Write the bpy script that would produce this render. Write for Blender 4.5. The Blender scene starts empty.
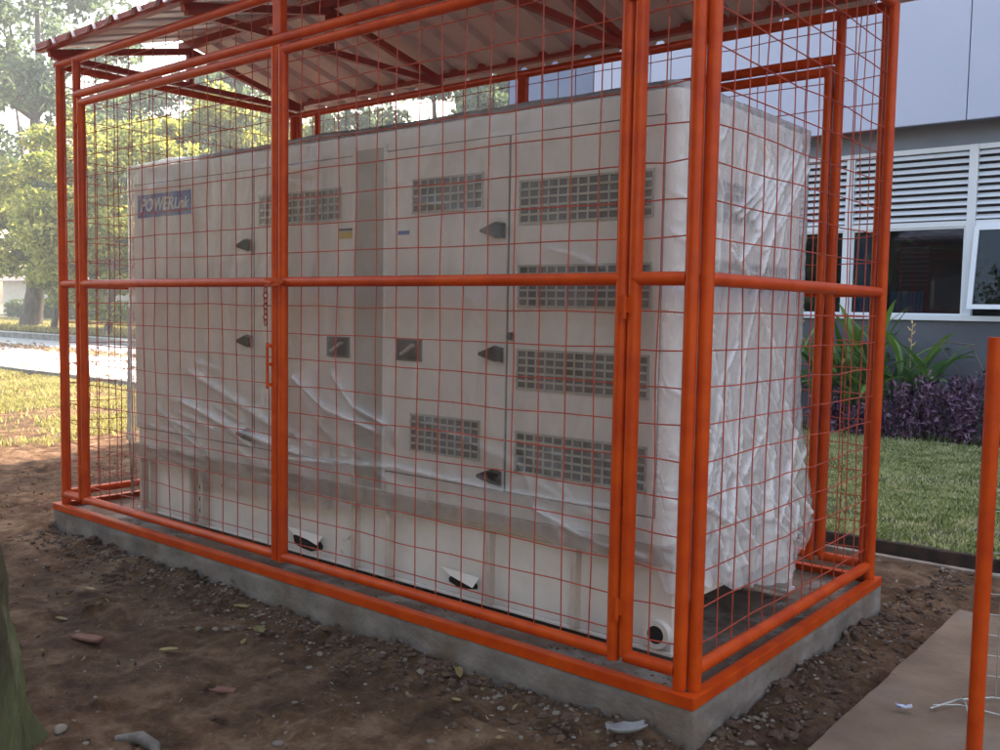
import bpy, math, random
import numpy as np
from mathutils import Vector, Matrix, noise
random.seed(7); rng = np.random.default_rng(7)
scn = bpy.context.scene
COL = scn.collection
R = math.radians

# ------------------------------------------------------------------ materials
def new_mat(name):
    m = bpy.data.materials.new(name); m.use_nodes = True
    nt = m.node_tree; nt.nodes.clear()
    out = nt.nodes.new('ShaderNodeOutputMaterial')
    b = nt.nodes.new('ShaderNodeBsdfPrincipled')
    nt.links.new(b.outputs[0], out.inputs[0])
    return m, nt, b, out

def N(nt, typ, **kw):
    n = nt.nodes.new(typ)
    for k, v in kw.items():
        if k in n.inputs.keys(): n.inputs[k].default_value = v
        else: setattr(n, k, v)
    return n

def coords(nt, scale=(1, 1, 1)):
    tc = N(nt, 'ShaderNodeTexCoord'); mp = N(nt, 'ShaderNodeMapping')
    mp.inputs['Scale'].default_value = scale
    nt.links.new(tc.outputs['Object'], mp.inputs[0])
    return mp.outputs[0]

def ramp(nt, src, stops):
    r = nt.nodes.new('ShaderNodeValToRGB')
    e = r.color_ramp.elements
    while len(e) < len(stops): e.new(.5)
    for i, (p, c) in enumerate(stops):
        e[i].position = p; e[i].color = (*c, 1)
    nt.links.new(src, r.inputs[0]); return r.outputs[0]

def mixc(nt, fac, a, b, mode='MIX'):
    m = nt.nodes.new('ShaderNodeMix'); m.data_type = 'RGBA'; m.blend_type = mode
    for sock, v in ((m.inputs[0], fac), (m.inputs[6], a), (m.inputs[7], b)):
        if hasattr(v, 'is_linked') or isinstance(v, bpy.types.NodeSocket): nt.links.new(v, sock)
        elif isinstance(v, (int, float)): sock.default_value = v
        else: sock.default_value = (*v, 1)
    return m.outputs[2]

def noise_tex(nt, vec, scale, detail=6, rough=.6, dist=0):
    n = N(nt, 'ShaderNodeTexNoise', Scale=scale, Detail=detail, Roughness=rough, Distortion=dist)
    nt.links.new(vec, n.inputs['Vector']); return n.outputs['Fac']

def add_bump(nt, b, h, strength=.4, dist=.01):
    n = N(nt, 'ShaderNodeBump', Strength=strength, Distance=dist)
    nt.links.new(h, n.inputs['Height']); nt.links.new(n.outputs[0], b.inputs['Normal'])

def mat(name, c1, c2=None, rough=.6, metal=0, scale=3, stretch=(1, 1, 1), bump=.2, bdist=.004, bscale=None,
        spec=.5, lo=.35, hi=.65, detail=7, c3=None, s3=1, f3=(.55, .7)):
    m, nt, b, out = new_mat(name)
    v = coords(nt, stretch)
    c2 = c2 or tuple(x * .8 for x in c1)
    f = noise_tex(nt, v, scale, detail)
    col = ramp(nt, f, [(lo, c2), (hi, c1)])
    if c3:
        g = noise_tex(nt, v, s3, 6)
        gg = ramp(nt, g, [(f3[0], (0, 0, 0)), (f3[1], (1, 1, 1))])
        col = mixc(nt, gg, col, c3)
    nt.links.new(col, b.inputs['Base Color'])
    b.inputs['Roughness'].default_value = rough
    b.inputs['Metallic'].default_value = metal
    b.inputs['Specular IOR Level'].default_value = spec
    if bump: add_bump(nt, b, noise_tex(nt, v, bscale or scale * 6, 6), bump, bdist)
    return m

def leaf_mat(name, cols, trans=.35, rough=.5, scale=1.2):
    """leaf colours vary from leaf to leaf and clump to clump"""
    m, nt, b, out = new_mat(name)
    geo = N(nt, 'ShaderNodeNewGeometry')
    v = coords(nt)
    f = noise_tex(nt, v, scale, 3)
    mth = N(nt, 'ShaderNodeMath', operation='MULTIPLY_ADD')
    nt.links.new(geo.outputs['Random Per Island'], mth.inputs[0]); mth.inputs[1].default_value = .5
    nt.links.new(f, mth.inputs[2])
    st = [(.3 + .65 * i / (len(cols) - 1), c) for i, c in enumerate(cols)]
    col = ramp(nt, mth.outputs[0], st)
    nt.links.new(col, b.inputs['Base Color']); b.inputs['Roughness'].default_value = rough
    b.inputs['Specular IOR Level'].default_value = .35
    t = N(nt, 'ShaderNodeBsdfTranslucent')
    tcol = mixc(nt, 1.0, col, (1.35, 1.35, .8), 'MULTIPLY')
    nt.links.new(tcol, t.inputs[0])
    mx = N(nt, 'ShaderNodeMixShader'); mx.inputs[0].default_value = trans
    nt.links.new(b.outputs[0], mx.inputs[1]); nt.links.new(t.outputs[0], mx.inputs[2])
    nt.links.new(mx.outputs[0], out.inputs[0])
    return m

def paint_orange():
    m, nt, b, out = new_mat('orange gloss enamel on steel')
    v = coords(nt)
    f = noise_tex(nt, v, 9, 6)
    col = ramp(nt, f, [(.3, (.42, .034, .003)), (.62, (.56, .064, .004))])
    g = noise_tex(nt, v, 34, 8, .7)
    gg = ramp(nt, g, [(.66, (0, 0, 0)), (.74, (1, 1, 1))])
    col = mixc(nt, gg, col, (.16, .03, .012))
    d = noise_tex(nt, v, 3, 6, .7)
    dd = ramp(nt, d, [(.55, (0, 0, 0)), (.8, (.5, .5, .5))])
    col = mixc(nt, dd, col, (.33, .06, .03))
    nt.links.new(col, b.inputs['Base Color'])
    b.inputs['Roughness'].default_value = .36; b.inputs['Specular IOR Level'].default_value = .22
    add_bump(nt, b, noise_tex(nt, v, 60, 4), .25, .002)
    return m

M = {}
M['orange'] = paint_orange()
M['truss'] = mat('red oxide enamel', (.40, .04, .02), (.30, .03, .018), rough=.5, scale=8)
M['wire'] = mat('red primer wire', (.50, .06, .025), (.30, .035, .018), rough=.55, scale=14, bump=0)
M['galv'] = mat('galvanised wire', (.5, .52, .5), (.3, .31, .3), rough=.4, metal=.6, scale=20, bump=0)
M['concrete'] = mat('cast concrete', (.25, .20, .175), (.13, .10, .086), rough=.9, scale=4, bump=.7, bdist=.012, bscale=30, c3=(.13, .08, .052), s3=2.2, f3=(.48, .66))
M['concrete_dirty'] = mat('muddy concrete', (.22, .148, .10), (.14, .09, .06), rough=.92, scale=3, bump=.7, bdist=.01, bscale=40, c3=(.21, .17, .14), s3=1.3, f3=(.5, .7))
M['rim'] = mat('old concrete rim', (.30, .23, .18), (.14, .10, .08), rough=.95, scale=9, bump=.7, bdist=.01)
M['brickdark'] = mat('dark reddish drain wall', (.07, .035, .022), (.02, .013, .010), rough=.95, scale=8, bump=.8, bdist=.01)  # dark reddish brown in random blotches
M['roof'] = mat('unpainted roofing sheet', (.78, .70, .73), (.66, .58, .61), rough=.48, metal=.15, scale=2.2, stretch=(1, .3, 1), bump=.1, c3=(.25, .19, .18), s3=1.4, f3=(.6, .8))
M['body'] = mat('cream powder coated steel', (.83, .76, .735), (.78, .71, .685), rough=.45, scale=2, bump=.06, c3=(.55, .45, .38), s3=1.2, f3=(.6, .85))
M['seam'] = mat('dark door gap', (.16, .13, .11), rough=.8, bump=0)
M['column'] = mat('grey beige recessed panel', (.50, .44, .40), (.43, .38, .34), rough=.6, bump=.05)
M['skid'] = mat('cream skid steel', (.74, .665, .61), (.63, .55, .50), rough=.5, scale=4, bump=.2, c3=(.27, .13, .07), s3=5, f3=(.66, .74))
M['band'] = mat('tan dusty ledge and shade toned brackets', (.58, .47, .41), (.45, .35, .29), rough=.8, scale=7)
M['black'] = mat('black plastic', (.006, .006, .007), (.004, .004, .005), rough=.4, scale=8, bump=.1)
M['vent'] = mat('painted vent shade and bezel grey', (.15, .13, .12), (.09, .08, .072), rough=.7, scale=5)  # vent plate colour stands in for the shaded opening behind the grille
M['grille'] = mat('cream grille bars', (.52, .47, .41), rough=.5, bump=0)
M['logo_blue'] = mat('blue enamel plate', (.018, .085, .42), (.014, .07, .36), rough=.35, bump=.03)
M['white'] = mat('white lettering', (.8, .8, .8), (.74, .74, .76), rough=.4, bump=0)
M['red'] = mat('red stroke', (.5, .03, .03), rough=.4, bump=0)
M['yellow'] = mat('yellow sticker', (.62, .42, .04), (.5, .34, .04), rough=.4, bump=0)
M['hole_shade'] = mat('painted hole shade', (.018, .013, .010), rough=1, bump=0)  # flat dark colour stands in for the shade inside openings
M['white_panel'] = mat('pale aluminium composite panel', (.46, .50, .66), (.44, .48, .64), rough=.38, scale=.7, bump=.03)
M['grey_wall'] = mat('blue grey painted plaster', (.105, .112, .138), (.085, .092, .115), rough=.85, scale=1.3, bump=.35, bdist=.004, bscale=70)
M['grey_band'] = mat('grey soffit paint', (.20, .23, .30), (.17, .195, .255), rough=.7, scale=1.3, bump=.1)
M['bluewing'] = mat('slate blue facade', (.17, .21, .33), (.14, .18, .29), rough=.5, scale=.6, bump=.05)
M['alu'] = mat('white aluminium frame', (.72, .76, .84), (.66, .70, .78), rough=.35, bump=.03)
M['interior'] = mat('room wall with painted dimness', (.05, .05, .06), rough=.9, bump=0)  # room dimness put into a near-black wall colour
M['teal'] = mat('teal curtain', (.05, .36, .48), (.03, .2, .3), rough=.9, scale=4, stretch=(8, 1, .3), bump=.1)
M['blind'] = mat('grey roller blind', (.30, .38, .50), rough=.8, bump=0)
M['road'] = mat('pale concrete road', (.66, .64, .62), (.56, .54, .52), rough=.9, scale=.6, bump=.4, bscale=12, c3=(.22, .17, .13), s3=.5, f3=(.6, .8))
M['kerb'] = mat('weathered kerb', (.30, .29, .27), (.12, .11, .10), rough=.95, scale=2.5, bump=.5, bdist=.01)
M['lawn_base'] = mat('lawn soil under grass', (.07, .075, .03), (.09, .065, .04), rough=1, scale=2.6, bump=.8, bdist=.02, bscale=40)
M['bark'] = mat('mossy bark', (.10, .115, .04), (.045, .030, .018), rough=.95, scale=7, stretch=(1, 1, .35), bump=1, bdist=.03, bscale=22, c3=(.17, .15, .11), s3=9, f3=(.58, .68))
M['bark_grey'] = mat('grey bark', (.20, .17, .15), (.09, .075, .065), rough=.95, scale=5, stretch=(1, 1, .3), bump=.8, bdist=.03)
M['stem'] = mat('green stem', (.10, .14, .04), (.06, .08, .03), rough=.6, scale=9)
M['pinkflower'] = mat('pink and cream bract', (.62, .30, .25), (.6, .45, .2), rough=.5, scale=25, bump=0)
M['yellowflower'] = mat('yellow bract', (.65, .50, .16), (.55, .33, .1), rough=.5, scale=25, bump=0)
M['stone'] = mat('pale rubble stone', (.22, .175, .14), (.11, .08, .06), rough=.95, scale=8, bump=.5)
M['tile'] = mat('terracotta shard', (.17, .07, .045), (.12, .05, .035), rough=.9, scale=14)
M['dryleaf'] = mat('yellow dry leaf', (.30, .22, .08), (.18, .12, .05), rough=.7, scale=20, bump=.2)
M['brownleaf'] = mat('olive dry leaf', (.10, .10, .025), (.15, .09, .03), rough=.7, scale=20, bump=.2)
M['scrap'] = mat('dirty white plastic scrap', (.30, .29, .29), (.16, .15, .15), rough=.4, scale=8)
M['bluescrap'] = mat('blue white wrapper', (.5, .52, .6), (.08, .12, .38), rough=.35, scale=30, lo=.48, hi=.52)
M['housewall'] = mat('cream house wall', (.62, .58, .50), rough=.9, scale=2)
M['houseroof'] = mat('brown tile roof', (.16, .13, .12), rough=.9, scale=6)
M['tree_yellow'] = leaf_mat('sunlit yellow green leaves', [(.05, .075, .025), (.13, .165, .05), (.25, .28, .09), (.42, .42, .16)], .55)  # backlight and milky glare lightened into the yellow green
M['tree_blue'] = leaf_mat('cool green leaves with milky tint', [(.045, .075, .06), (.08, .125, .095), (.15, .21, .15)], .5)  # milky glare lightened and cooled into the leaf colours
M['tree_dark'] = leaf_mat('deep green leaves', [(.02, .035, .012), (.05, .08, .02), (.10, .13, .03)], .4)
M['hedge'] = leaf_mat('hedge leaves', [(.02, .04, .012), (.05, .09, .02), (.09, .14, .035)], .3)
M['purple'] = leaf_mat('purple foliage', [(.011, .005, .013), (.030, .010, .033), (.09, .027, .088), (.34, .20, .31)], .2, .4, 6)
M['lance'] = leaf_mat('lance leaves', [(.02, .055, .015), (.05, .13, .03), (.16, .28, .07)], .3, .4, 3)
M['grass'] = leaf_mat('grass blades', [(.03, .045, .014), (.12, .155, .045), (.27, .31, .12), (.52, .48, .30)], .3, .6, 5)
M['grass_sun'] = leaf_mat('grass blades with sunlight in colour', [(.12, .12, .04), (.22, .21, .09), (.34, .31, .17), (.46, .40, .27)], .4, .6, .8)  # lit copy of the grass, strong sun put into its pale colours
M['litter'] = leaf_mat('rust brown leaf litter', [(.07, .04, .025), (.18, .10, .06), (.34, .21, .14), (.45, .35, .25)], .2, .8, 3)

def soil_mat():
    m, nt, b, out = new_mat('reddish brown soil')
    v = coords(nt)
    a = ramp(nt, noise_tex(nt, v, 5, 9, .7), [(.34, (.034, .015, .007)), (.5, (.104, .052, .026)), (.64, (.195, .116, .070))])
    big = ramp(nt, noise_tex(nt, v, .55, 5), [(.42, (0, 0, 0)), (.62, (1, 1, 1))])
    c = mixc(nt, big, a, mixc(nt, 1.0, a, (1.65, 1.70, 1.72), 'MULTIPLY'))
    red = ramp(nt, noise_tex(nt, v, 1.5, 5), [(.56, (0, 0, 0)), (.7, (.7, .7, .7))])
    c = mixc(nt, red, c, (.135, .050, .030))
    # grit
    vo = N(nt, 'ShaderNodeTexVoronoi', Scale=70); nt.links.new(v, vo.inputs['Vector'])
    g = ramp(nt, vo.outputs['Distance'], [(.10, (1, 1, 1)), (.2, (0, 0, 0))])
    gm = ramp(nt, noise_tex(nt, v, 11, 4), [(.5, (0, 0, 0)), (.66, (1, 1, 1))])
    gg = mixc(nt, 1.0, g, gm, 'MULTIPLY')
    c = mixc(nt, gg, c, (.30, .25, .20))
    nt.links.new(c, b.inputs['Base Color']); b.inputs['Roughness'].default_value = .95
    b.inputs['Specular IOR Level'].default_value = .25
    h = noise_tex(nt, v, 38, 10, .75)
    add_bump(nt, b, h, 1.0, .035)
    return m
M['soil'] = soil_mat()

def glass_mat():
    m, nt, b, out = new_mat('dark reflective window glass')
    b.inputs['Base Color'].default_value = (.02, .03, .04, 1); b.inputs['Roughness'].default_value = .03
    t = N(nt, 'ShaderNodeBsdfTransparent'); t.inputs[0].default_value = (.55, .62, .68, 1)
    g = N(nt, 'ShaderNodeBsdfGlossy'); g.inputs['Roughness'].default_value = .02; g.inputs[0].default_value = (.8, .88, .95, 1)
    f = N(nt, 'ShaderNodeFresnel'); f.inputs[0].default_value = 1.5
    mx = N(nt, 'ShaderNodeMixShader')
    nt.links.new(f.outputs[0], mx.inputs[0]); nt.links.new(t.outputs[0], mx.inputs[1]); nt.links.new(g.outputs[0], mx.inputs[2])
    nt.links.new(mx.outputs[0], out.inputs[0]); return m
M['glass'] = glass_mat()

def film_mat():
    m, nt, b, out = new_mat('wrinkled clear plastic film')
    v = coords(nt, (1, 1, .6))
    b.inputs['Base Color'].default_value = (.88, .85, .88, 1)
    b.inputs['Roughness'].default_value = .22
    b.inputs['Specular IOR Level'].default_value = 1.0
    n1 = noise_tex(nt, v, 3.2, 8, .65, 1.5)
    n2 = noise_tex(nt, v, 22, 6, .6, 1.2)
    add = N(nt, 'ShaderNodeMath', operation='MULTIPLY_ADD'); nt.links.new(n2, add.inputs[0]); add.inputs[1].default_value = .25
    nt.links.new(n1, add.inputs[2])
    add_bump(nt, b, add.outputs[0], .55, .03)
    t = N(nt, 'ShaderNodeBsdfTransparent'); t.inputs[0].default_value = (.985, .98, .985, 1)
    # milkiness varies at random over the sheet
    fac = N(nt, 'ShaderNodeMapRange'); fac.inputs[1].default_value = .35; fac.inputs[2].default_value = .7
    fac.inputs[3].default_value = .04; fac.inputs[4].default_value = .20
    nt.links.new(n1, fac.inputs[0])
    # white sky glints painted on creases; end face milkier to imitate sky reflection
    at = N(nt, 'ShaderNodeAttribute', attribute_name='sky_glint')
    sp = N(nt, 'ShaderNodeSeparateColor'); nt.links.new(at.outputs['Color'], sp.inputs[0])
    s1 = N(nt, 'ShaderNodeMath', operation='MULTIPLY_ADD'); nt.links.new(sp.outputs[0], s1.inputs[0]); s1.inputs[1].default_value = .45; nt.links.new(fac.outputs[0], s1.inputs[2])
    s2 = N(nt, 'ShaderNodeMath', operation='MULTIPLY_ADD'); nt.links.new(sp.outputs[1], s2.inputs[0]); s2.inputs[1].default_value = .27; nt.links.new(s1.outputs[0], s2.inputs[2]); s2.use_clamp = True
    mx = N(nt, 'ShaderNodeMixShader'); nt.links.new(s2.outputs[0], mx.inputs[0])
    nt.links.new(t.outputs[0], mx.inputs[1]); nt.links.new(b.outputs[0], mx.inputs[2])
    g = N(nt, 'ShaderNodeBsdfGlossy'); g.inputs['Roughness'].default_value = .09
    bn = b.inputs['Normal'].links[0].from_socket; nt.links.new(bn, g.inputs['Normal'])
    fr = N(nt, 'ShaderNodeFresnel'); fr.inputs[0].default_value = 1.3; nt.links.new(bn, fr.inputs['Normal'])
    mx2 = N(nt, 'ShaderNodeMixShader'); nt.links.new(fr.outputs[0], mx2.inputs[0])
    nt.links.new(mx.outputs[0], mx2.inputs[1]); nt.links.new(g.outputs[0], mx2.inputs[2])
    nt.links.new(mx2.outputs[0], out.inputs[0])
    return m
M['film'] = film_mat()

# ------------------------------------------------------------------ mesh building
ORIG = {}
class MB:
    def __init__(s): s.v = []; s.f = []; s.sm = []
    def add(s, vs, fs, smooth=False):
        o = len(s.v); s.v += [tuple(v) for v in vs]; s.f += [tuple(i + o for i in f) for f in fs]; s.sm += [smooth] * len(fs); return s
    def box(s, x0, x1, y0, y1, z0, z1):
        vs = [(x, y, z) for x in (x0, x1) for y in (y0, y1) for z in (z0, z1)]
        return s.add(vs, [(0, 1, 3, 2), (4, 6, 7, 5), (0, 4, 5, 1), (2, 3, 7, 6), (0, 2, 6, 4), (1, 5, 7, 3)])
    def tube(s, pts, r, n=12, cap=True):
        pts = [Vector(p) for p in pts]; k = len(pts)
        rs = r if isinstance(r, (list, tuple)) else [r] * k
        vs = []; ref = None
        for i, p in enumerate(pts):
            d = (pts[min(i + 1, k - 1)] - pts[max(i - 1, 0)]).normalized()
            if ref is None: ref = Vector((0, 0, 1)) if abs(d.z) < .9 else Vector((1, 0, 0))
            a = d.cross(ref).normalized(); b = d.cross(a).normalized(); ref = -b if False else ref
            for j in range(n):
                t = 2 * math.pi * (j + .5) / n
                vs.append(p + (a * math.cos(t) + b * math.sin(t)) * rs[i])
        fs = [(i * n + j, i * n + (j + 1) % n, (i + 1) * n + (j + 1) % n, (i + 1) * n + j) for i in range(k - 1) for j in range(n)]
        s.add(vs, fs, n > 4)
        if cap:
            s.add([vs[j] for j in range(n)], [tuple(range(n))[::-1]])
            s.add([vs[(k - 1) * n + j] for j in range(n)], [tuple(range(n))])
        return s
    def bar(s, p, q, w, h, up=(0, 0, 1)):
        p = Vector(p); q = Vector(q); d = (q - p).normalized(); a = d.cross(Vector(up)).normalized(); b = a.cross(d).normalized()
        vs = [c + a * (sx * w / 2) + b * (sz * h / 2) for c in (p, q) for sx, sz in ((-1, -1), (1, -1), (1, 1), (-1, 1))]
        return s.add(vs, [(0, 1, 2, 3), (7, 6, 5, 4), (0, 4, 5, 1), (1, 5, 6, 2), (2, 6, 7, 3), (3, 7, 4, 0)])
    def build(s, name, m, parent=None, bevel=0, fixn=True):
        me = bpy.data.meshes.new(name)
        o0 = ORIG.get(parent.name if parent else '', Vector((0, 0, 0)))
        me.from_pydata([(a - o0.x, b - o0.y, c - o0.z) for a, b, c in s.v], [], s.f)
        me.polygons.foreach_set('use_smooth', s.sm)
        me.materials.append(m); me.update()
        o = bpy.data.objects.new(name, me); COL.objects.link(o)
        if parent: o.parent = parent; ORIG[o.name] = o0
        if bevel:
            bv = o.modifiers.new('bevel', 'BEVEL'); bv.width = bevel; bv.segments = 2; bv.limit_method = 'ANGLE'
        return o

def tag(o, label=None, cat=None, group=None, kind=None):
    if label: o['label'] = label
    if cat: o['category'] = cat
    if group: o['group'] = group
    if kind: o['kind'] = kind
    return o

def thing(name, label, cat, loc, group=None):
    o = bpy.data.objects.new(name, None); COL.objects.link(o); o.location = loc
    o.empty_display_size = .2
    ORIG[o.name] = Vector(loc)
    return tag(o, label, cat, group)

def mesh_np(name, V, F, m, parent=None, smooth=False):
    me = bpy.data.meshes.new(name)
    V = np.asarray(V, dtype=np.float32); F = np.asarray(F, dtype=np.int32)
    o0 = ORIG.get(parent.name if parent else '', Vector((0, 0, 0)))
    V = V - np.array([o0.x, o0.y, o0.z], dtype=np.float32)
    k = F.shape[1]
    me.vertices.add(len(V)); me.vertices.foreach_set('co', V.ravel())
    me.loops.add(F.size); me.loops.foreach_set('vertex_index', F.ravel())
    me.polygons.add(len(F)); me.polygons.foreach_set('loop_start', np.arange(0, F.size, k, dtype=np.int32))
    me.polygons.foreach_set('loop_total', np.full(len(F), k, dtype=np.int32))
    me.polygons.foreach_set('use_smooth', np.full(len(F), smooth))
    me.materials.append(m); me.update(calc_edges=True); me.validate()
    o = bpy.data.objects.new(name, me); COL.objects.link(o)
    if parent: o.parent = parent; ORIG[o.name] = o0
    return o

def fbm(x, y, z=0, oc=4):
    return noise.fractal(Vector((x, y, z)), .8, 2.1, oc)

# ------------------------------------------------------------------ camera (fitted to the photograph)
CP = dict(cx=1.4782, cy=-2.836, cz=1.3353, yaw=.6887, pitch=-.0699, roll=.0171, f=935.16)
cam = bpy.data.cameras.new('camera'); camo = bpy.data.objects.new('camera', cam); COL.objects.link(camo)
cyw, syw, cpt, spt = math.cos(CP['yaw']), math.sin(CP['yaw']), math.cos(CP['pitch']), math.sin(CP['pitch'])
fw = Vector((-syw * cpt, cyw * cpt, spt)); r0 = Vector((cyw, syw, 0)); u0 = r0.cross(fw)
cr, sr = math.cos(CP['roll']), math.sin(CP['roll'])
r2 = r0 * cr + u0 * sr; u2 = -r0 * sr + u0 * cr
mw = Matrix((( r2.x, u2.x, -fw.x, CP['cx']), (r2.y, u2.y, -fw.y, CP['cy']), (r2.z, u2.z, -fw.z, CP['cz']), (0, 0, 0, 1)))
camo.matrix_world = mw
cam.sensor_width = 36; cam.lens = 36 * CP['f'] / 1000; cam.clip_end = 2000; cam.clip_start = .02
scn.camera = camo

L, W, H1, ZT, ZP, SL, EE = 4.503, 1.876, .276, 2.577, 2.816, .132, .047
ZM, ZL = 1.45, .101
G = -SL     # ground level

# ------------------------------------------------------------------ ground
def ground_z(x, y):
    if x > -3.9 and 3.035 < y < 3.285: return G - .16
    near = max(0, min(1, (x + 9.5) / 2)) * max(0, min(1, (4 - x) / 1.5)) * max(0, min(1, (y + 5) / 2)) * max(0, min(1, (3.0 - y) / .15))
    z = .022 * fbm(x * .9, y * .9, 1.3, 3) + .030 * fbm(x * 4, y * 4, 7, 4) + .030 * max(0, fbm(x * 11, y * 11, 3, 4)) * (.35 + max(0, fbm(x * 1.6, y * 1.6, 33, 2)) * 2)
    # ragged spoil heaped beside the slab
    dx = max(-L - EE - x, 0, x - EE); dy = max(-EE - y, 0, y - W - EE)
    d = math.hypot(dx, dy)
    if 0 < d < .5: z += .028 * math.exp(-(d / .13) ** 2) * (.6 + 1.6 * fbm(x * 3, y * 3, 9, 3)) + .02 * max(0, fbm(x * 9, y * 9, 2, 2)) * math.exp(-(d / .25) ** 2)
    if x > .30: z = min(z, 0) - .01
    if d == 0: z = -.02
    return G + z * near - .004
ys = [-90, -50, -25, -12, -7] + list(np.arange(-5, 3.0, .028)) + [3.03, 3.036, 3.284, 3.29, 4, 5, 6, 9, 14, 22, 40, 80, 200]
xs = [-400, -200, -120, -60, -35, -20, -13] + list(np.arange(-9.5, 2.6, .032)) + [3.5, 6, 10, 20, 40, 90]
V = [(x, y, ground_z(x, y)) for y in ys for x in xs]
nx = len(xs)
F = [(j * nx + i, j * nx + i + 1, (j + 1) * nx + i + 1, (j + 1) * nx + i) for j in range(len(ys) - 1) for i in range(nx - 1)]
g = mesh_np('ground', V, F, M['soil'], smooth=True); tag(g, kind='structure')

def sheet(name, x0, x1, y0, y1, z, m, sx=1, sy=1, kind='structure', thick=None, bevel=0):
    b = MB(); b.box(x0, x1, y0, y1, z - (thick or .05), z)
    o = b.build(name, m, bevel=bevel); tag(o, kind=kind); return o

# channel along the lawn
b = MB(); b.box(-3.9, 8, 2.985, 3.037, G - .17, G + .012); o = b.build('drain_rim', M['rim'], bevel=.006); tag(o, kind='structure')
b = MB(); b.box(-3.9, 8, 3.283, 3.335, G - .17, G + .035); o = b.build('drain_wall', M['brickdark'], bevel=.008); tag(o, kind='structure')
sheet('lawn', -5, 14, 3.33, 9.59, G + .022, M['lawn_base'])


# concrete path
def path_mesh():
    b = MB()
    X = np.arange(.37, 2.61, .04); Y = np.arange(-6, 2.13, .04); z0 = G + .035
    vs = []; n = len(X)
    for j, y in enumerate(Y):
        for i, x in enumerate(X):
            xx = x + (.006 * fbm(y * 4, 3, 1, 3) if i == 0 else 0); yy = y + (.02 * fbm(x * 4, 7, 1, 3) if j == len(Y) - 1 else 0)
            vs.append((xx, yy, z0 + .006 * fbm(x * 2, y * 2, 4, 3) - (.006 if i == 0 or j == len(Y) - 1 else 0)))
    m = len(Y)
    fs = [(j * n + i, j * n + i + 1, (j + 1) * n + i + 1, (j + 1) * n + i) for j in range(m - 1) for i in range(n - 1)]
    b.add(vs, fs, True)
    e = [vs[j * n] for j in range(m)] + [vs[(m - 1) * n + i] for i in range(1, n)]
    k = len(e)
    b.add(e + [(x, y, G - .1) for x, y, z in e], [(i, i + 1, k + i + 1, k + i) for i in range(k - 1)])
    return b
p = path_mesh().build('path', M['concrete_dirty']); tag(p, kind='structure')

# road, kerbs, verge on the left
sheet('road', -90, -12, 5.78, 13.6, G + .012, M['road'], thick=.06)
b = MB()
for i in range(50):
    x0 = -12.2 - i * .9; b.box(x0 - .885, x0, 5.62, 5.775, G - .05, G + .10 + .01 * random.random())
tag(b.build('kerb', M['kerb'], bevel=.015), kind='structure')
b = MB()
for i in range(60):
    x0 = -12.2 - i * 1.2; b.box(x0 - 1.18, x0, 13.6, 13.85, G - .05, G + .2 + .01 * random.random())
for i in range(9):
    y0 = 5.8 + i * .87; b.box(-12, -11.85, y0, y0 + .855, G - .05, G + .10)
tag(b.build('kerb', M['kerb'], bevel=.015), kind='structure')
sheet('pavement', -90, -12, 13.85, 15.2, G + .16, M['road'], thick=.3)
sheet('verge', -120, -9.3, 15.2, 60, G + .2, M['lawn_base'], thick=.3)

# ------------------------------------------------------------------ grass (stuff)
def grass(name, m, n, xr, yr, h, wd, zf, keep=None, lean=.6):
    x = rng.uniform(*xr, n); y = rng.uniform(*yr, n)
    if keep is not None:
        k = np.array([keep(a, c) for a, c in zip(x, y)]); x = x[k]; y = y[k]; n = len(x)
    a = rng.uniform(0, 2 * np.pi, n); hh = h * rng.uniform(.5, 1.4, n); w = wd * rng.uniform(.6, 1.4, n)
    la = rng.uniform(0, 2 * np.pi, n); ll = hh * rng.uniform(0, lean, n) * 1.6
    z = np.array([zf(c, d) for c, d in zip(x, y)])
    dx, dy = np.cos(a) * w / 2, np.sin(a) * w / 2
    p0 = np.stack([x - dx, y - dy, z - .005], 1); p1 = np.stack([x + dx, y + dy, z - .005], 1)
    t = np.stack([x + np.cos(la) * ll, y + np.sin(la) * ll, z + hh], 1)
    mid = (p0 + p1) / 2 * .5 + t * .5; mid[:, 2] += hh * .12
    ql = mid - np.stack([dx, dy, 0 * dx], 1) * .7; qr = mid + np.stack([dx, dy, 0 * dx], 1) * .7
    V = np.stack([p0, p1, qr, t, ql], 1).reshape(-1, 3)
    F = np.arange(5 * n).reshape(-1, 5)
    o = mesh_np(name, V, F, m); return o
def keep_lawn(x, y):
    edge = 8.45 + .25 * fbm(x * 1.5, 2, 0, 3) - .15 * max(0, x + 1)
    if y > edge: return random.random() < .15
    bare = fbm(x * 1.1, y * 1.1, 5, 3)
    return random.random() < (.35 + .9 * max(0, min(1, bare * 2 + .6)))
o = grass('lawn_grass', M['grass'], 190000, (-4.6, 2.2), (3.3, 9.1), .024, .016, lambda x, y: G + .024, keep_lawn)
tag(o, 'short patchy green lawn grass behind the cage', 'grass', kind='stuff')
def keep_left(x, y):
    e = -7.4 - .55 * (y < .5) * abs(y - .5) + 1.3 * fbm(x * .6, y * .6, 3, 3)
    if x > e: return False
    pt = fbm(x * .8, y * .8, 8, 3)
    f = min(1, (e - x) / 2.0)
    return random.random() < f * (.05 + 1.1 * max(0, min(1, pt * 2.2 + .5)))
o = grass('sunny_grass', M['grass_sun'], 230000, (-25, -6.5), (-3.5, 5.6), .05, .022, lambda x, y: G + .004, keep_left)
tag(o, 'yellow green grass in sun beside the far road', 'grass', kind='stuff')
o = grass('verge_grass', M['grass_sun'], 60000, (-75, -20), (15.2, 26), .16, .09, lambda x, y: G + .2, None)
tag(o, 'green verge grass beyond the road', 'grass', kind='stuff')

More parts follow.
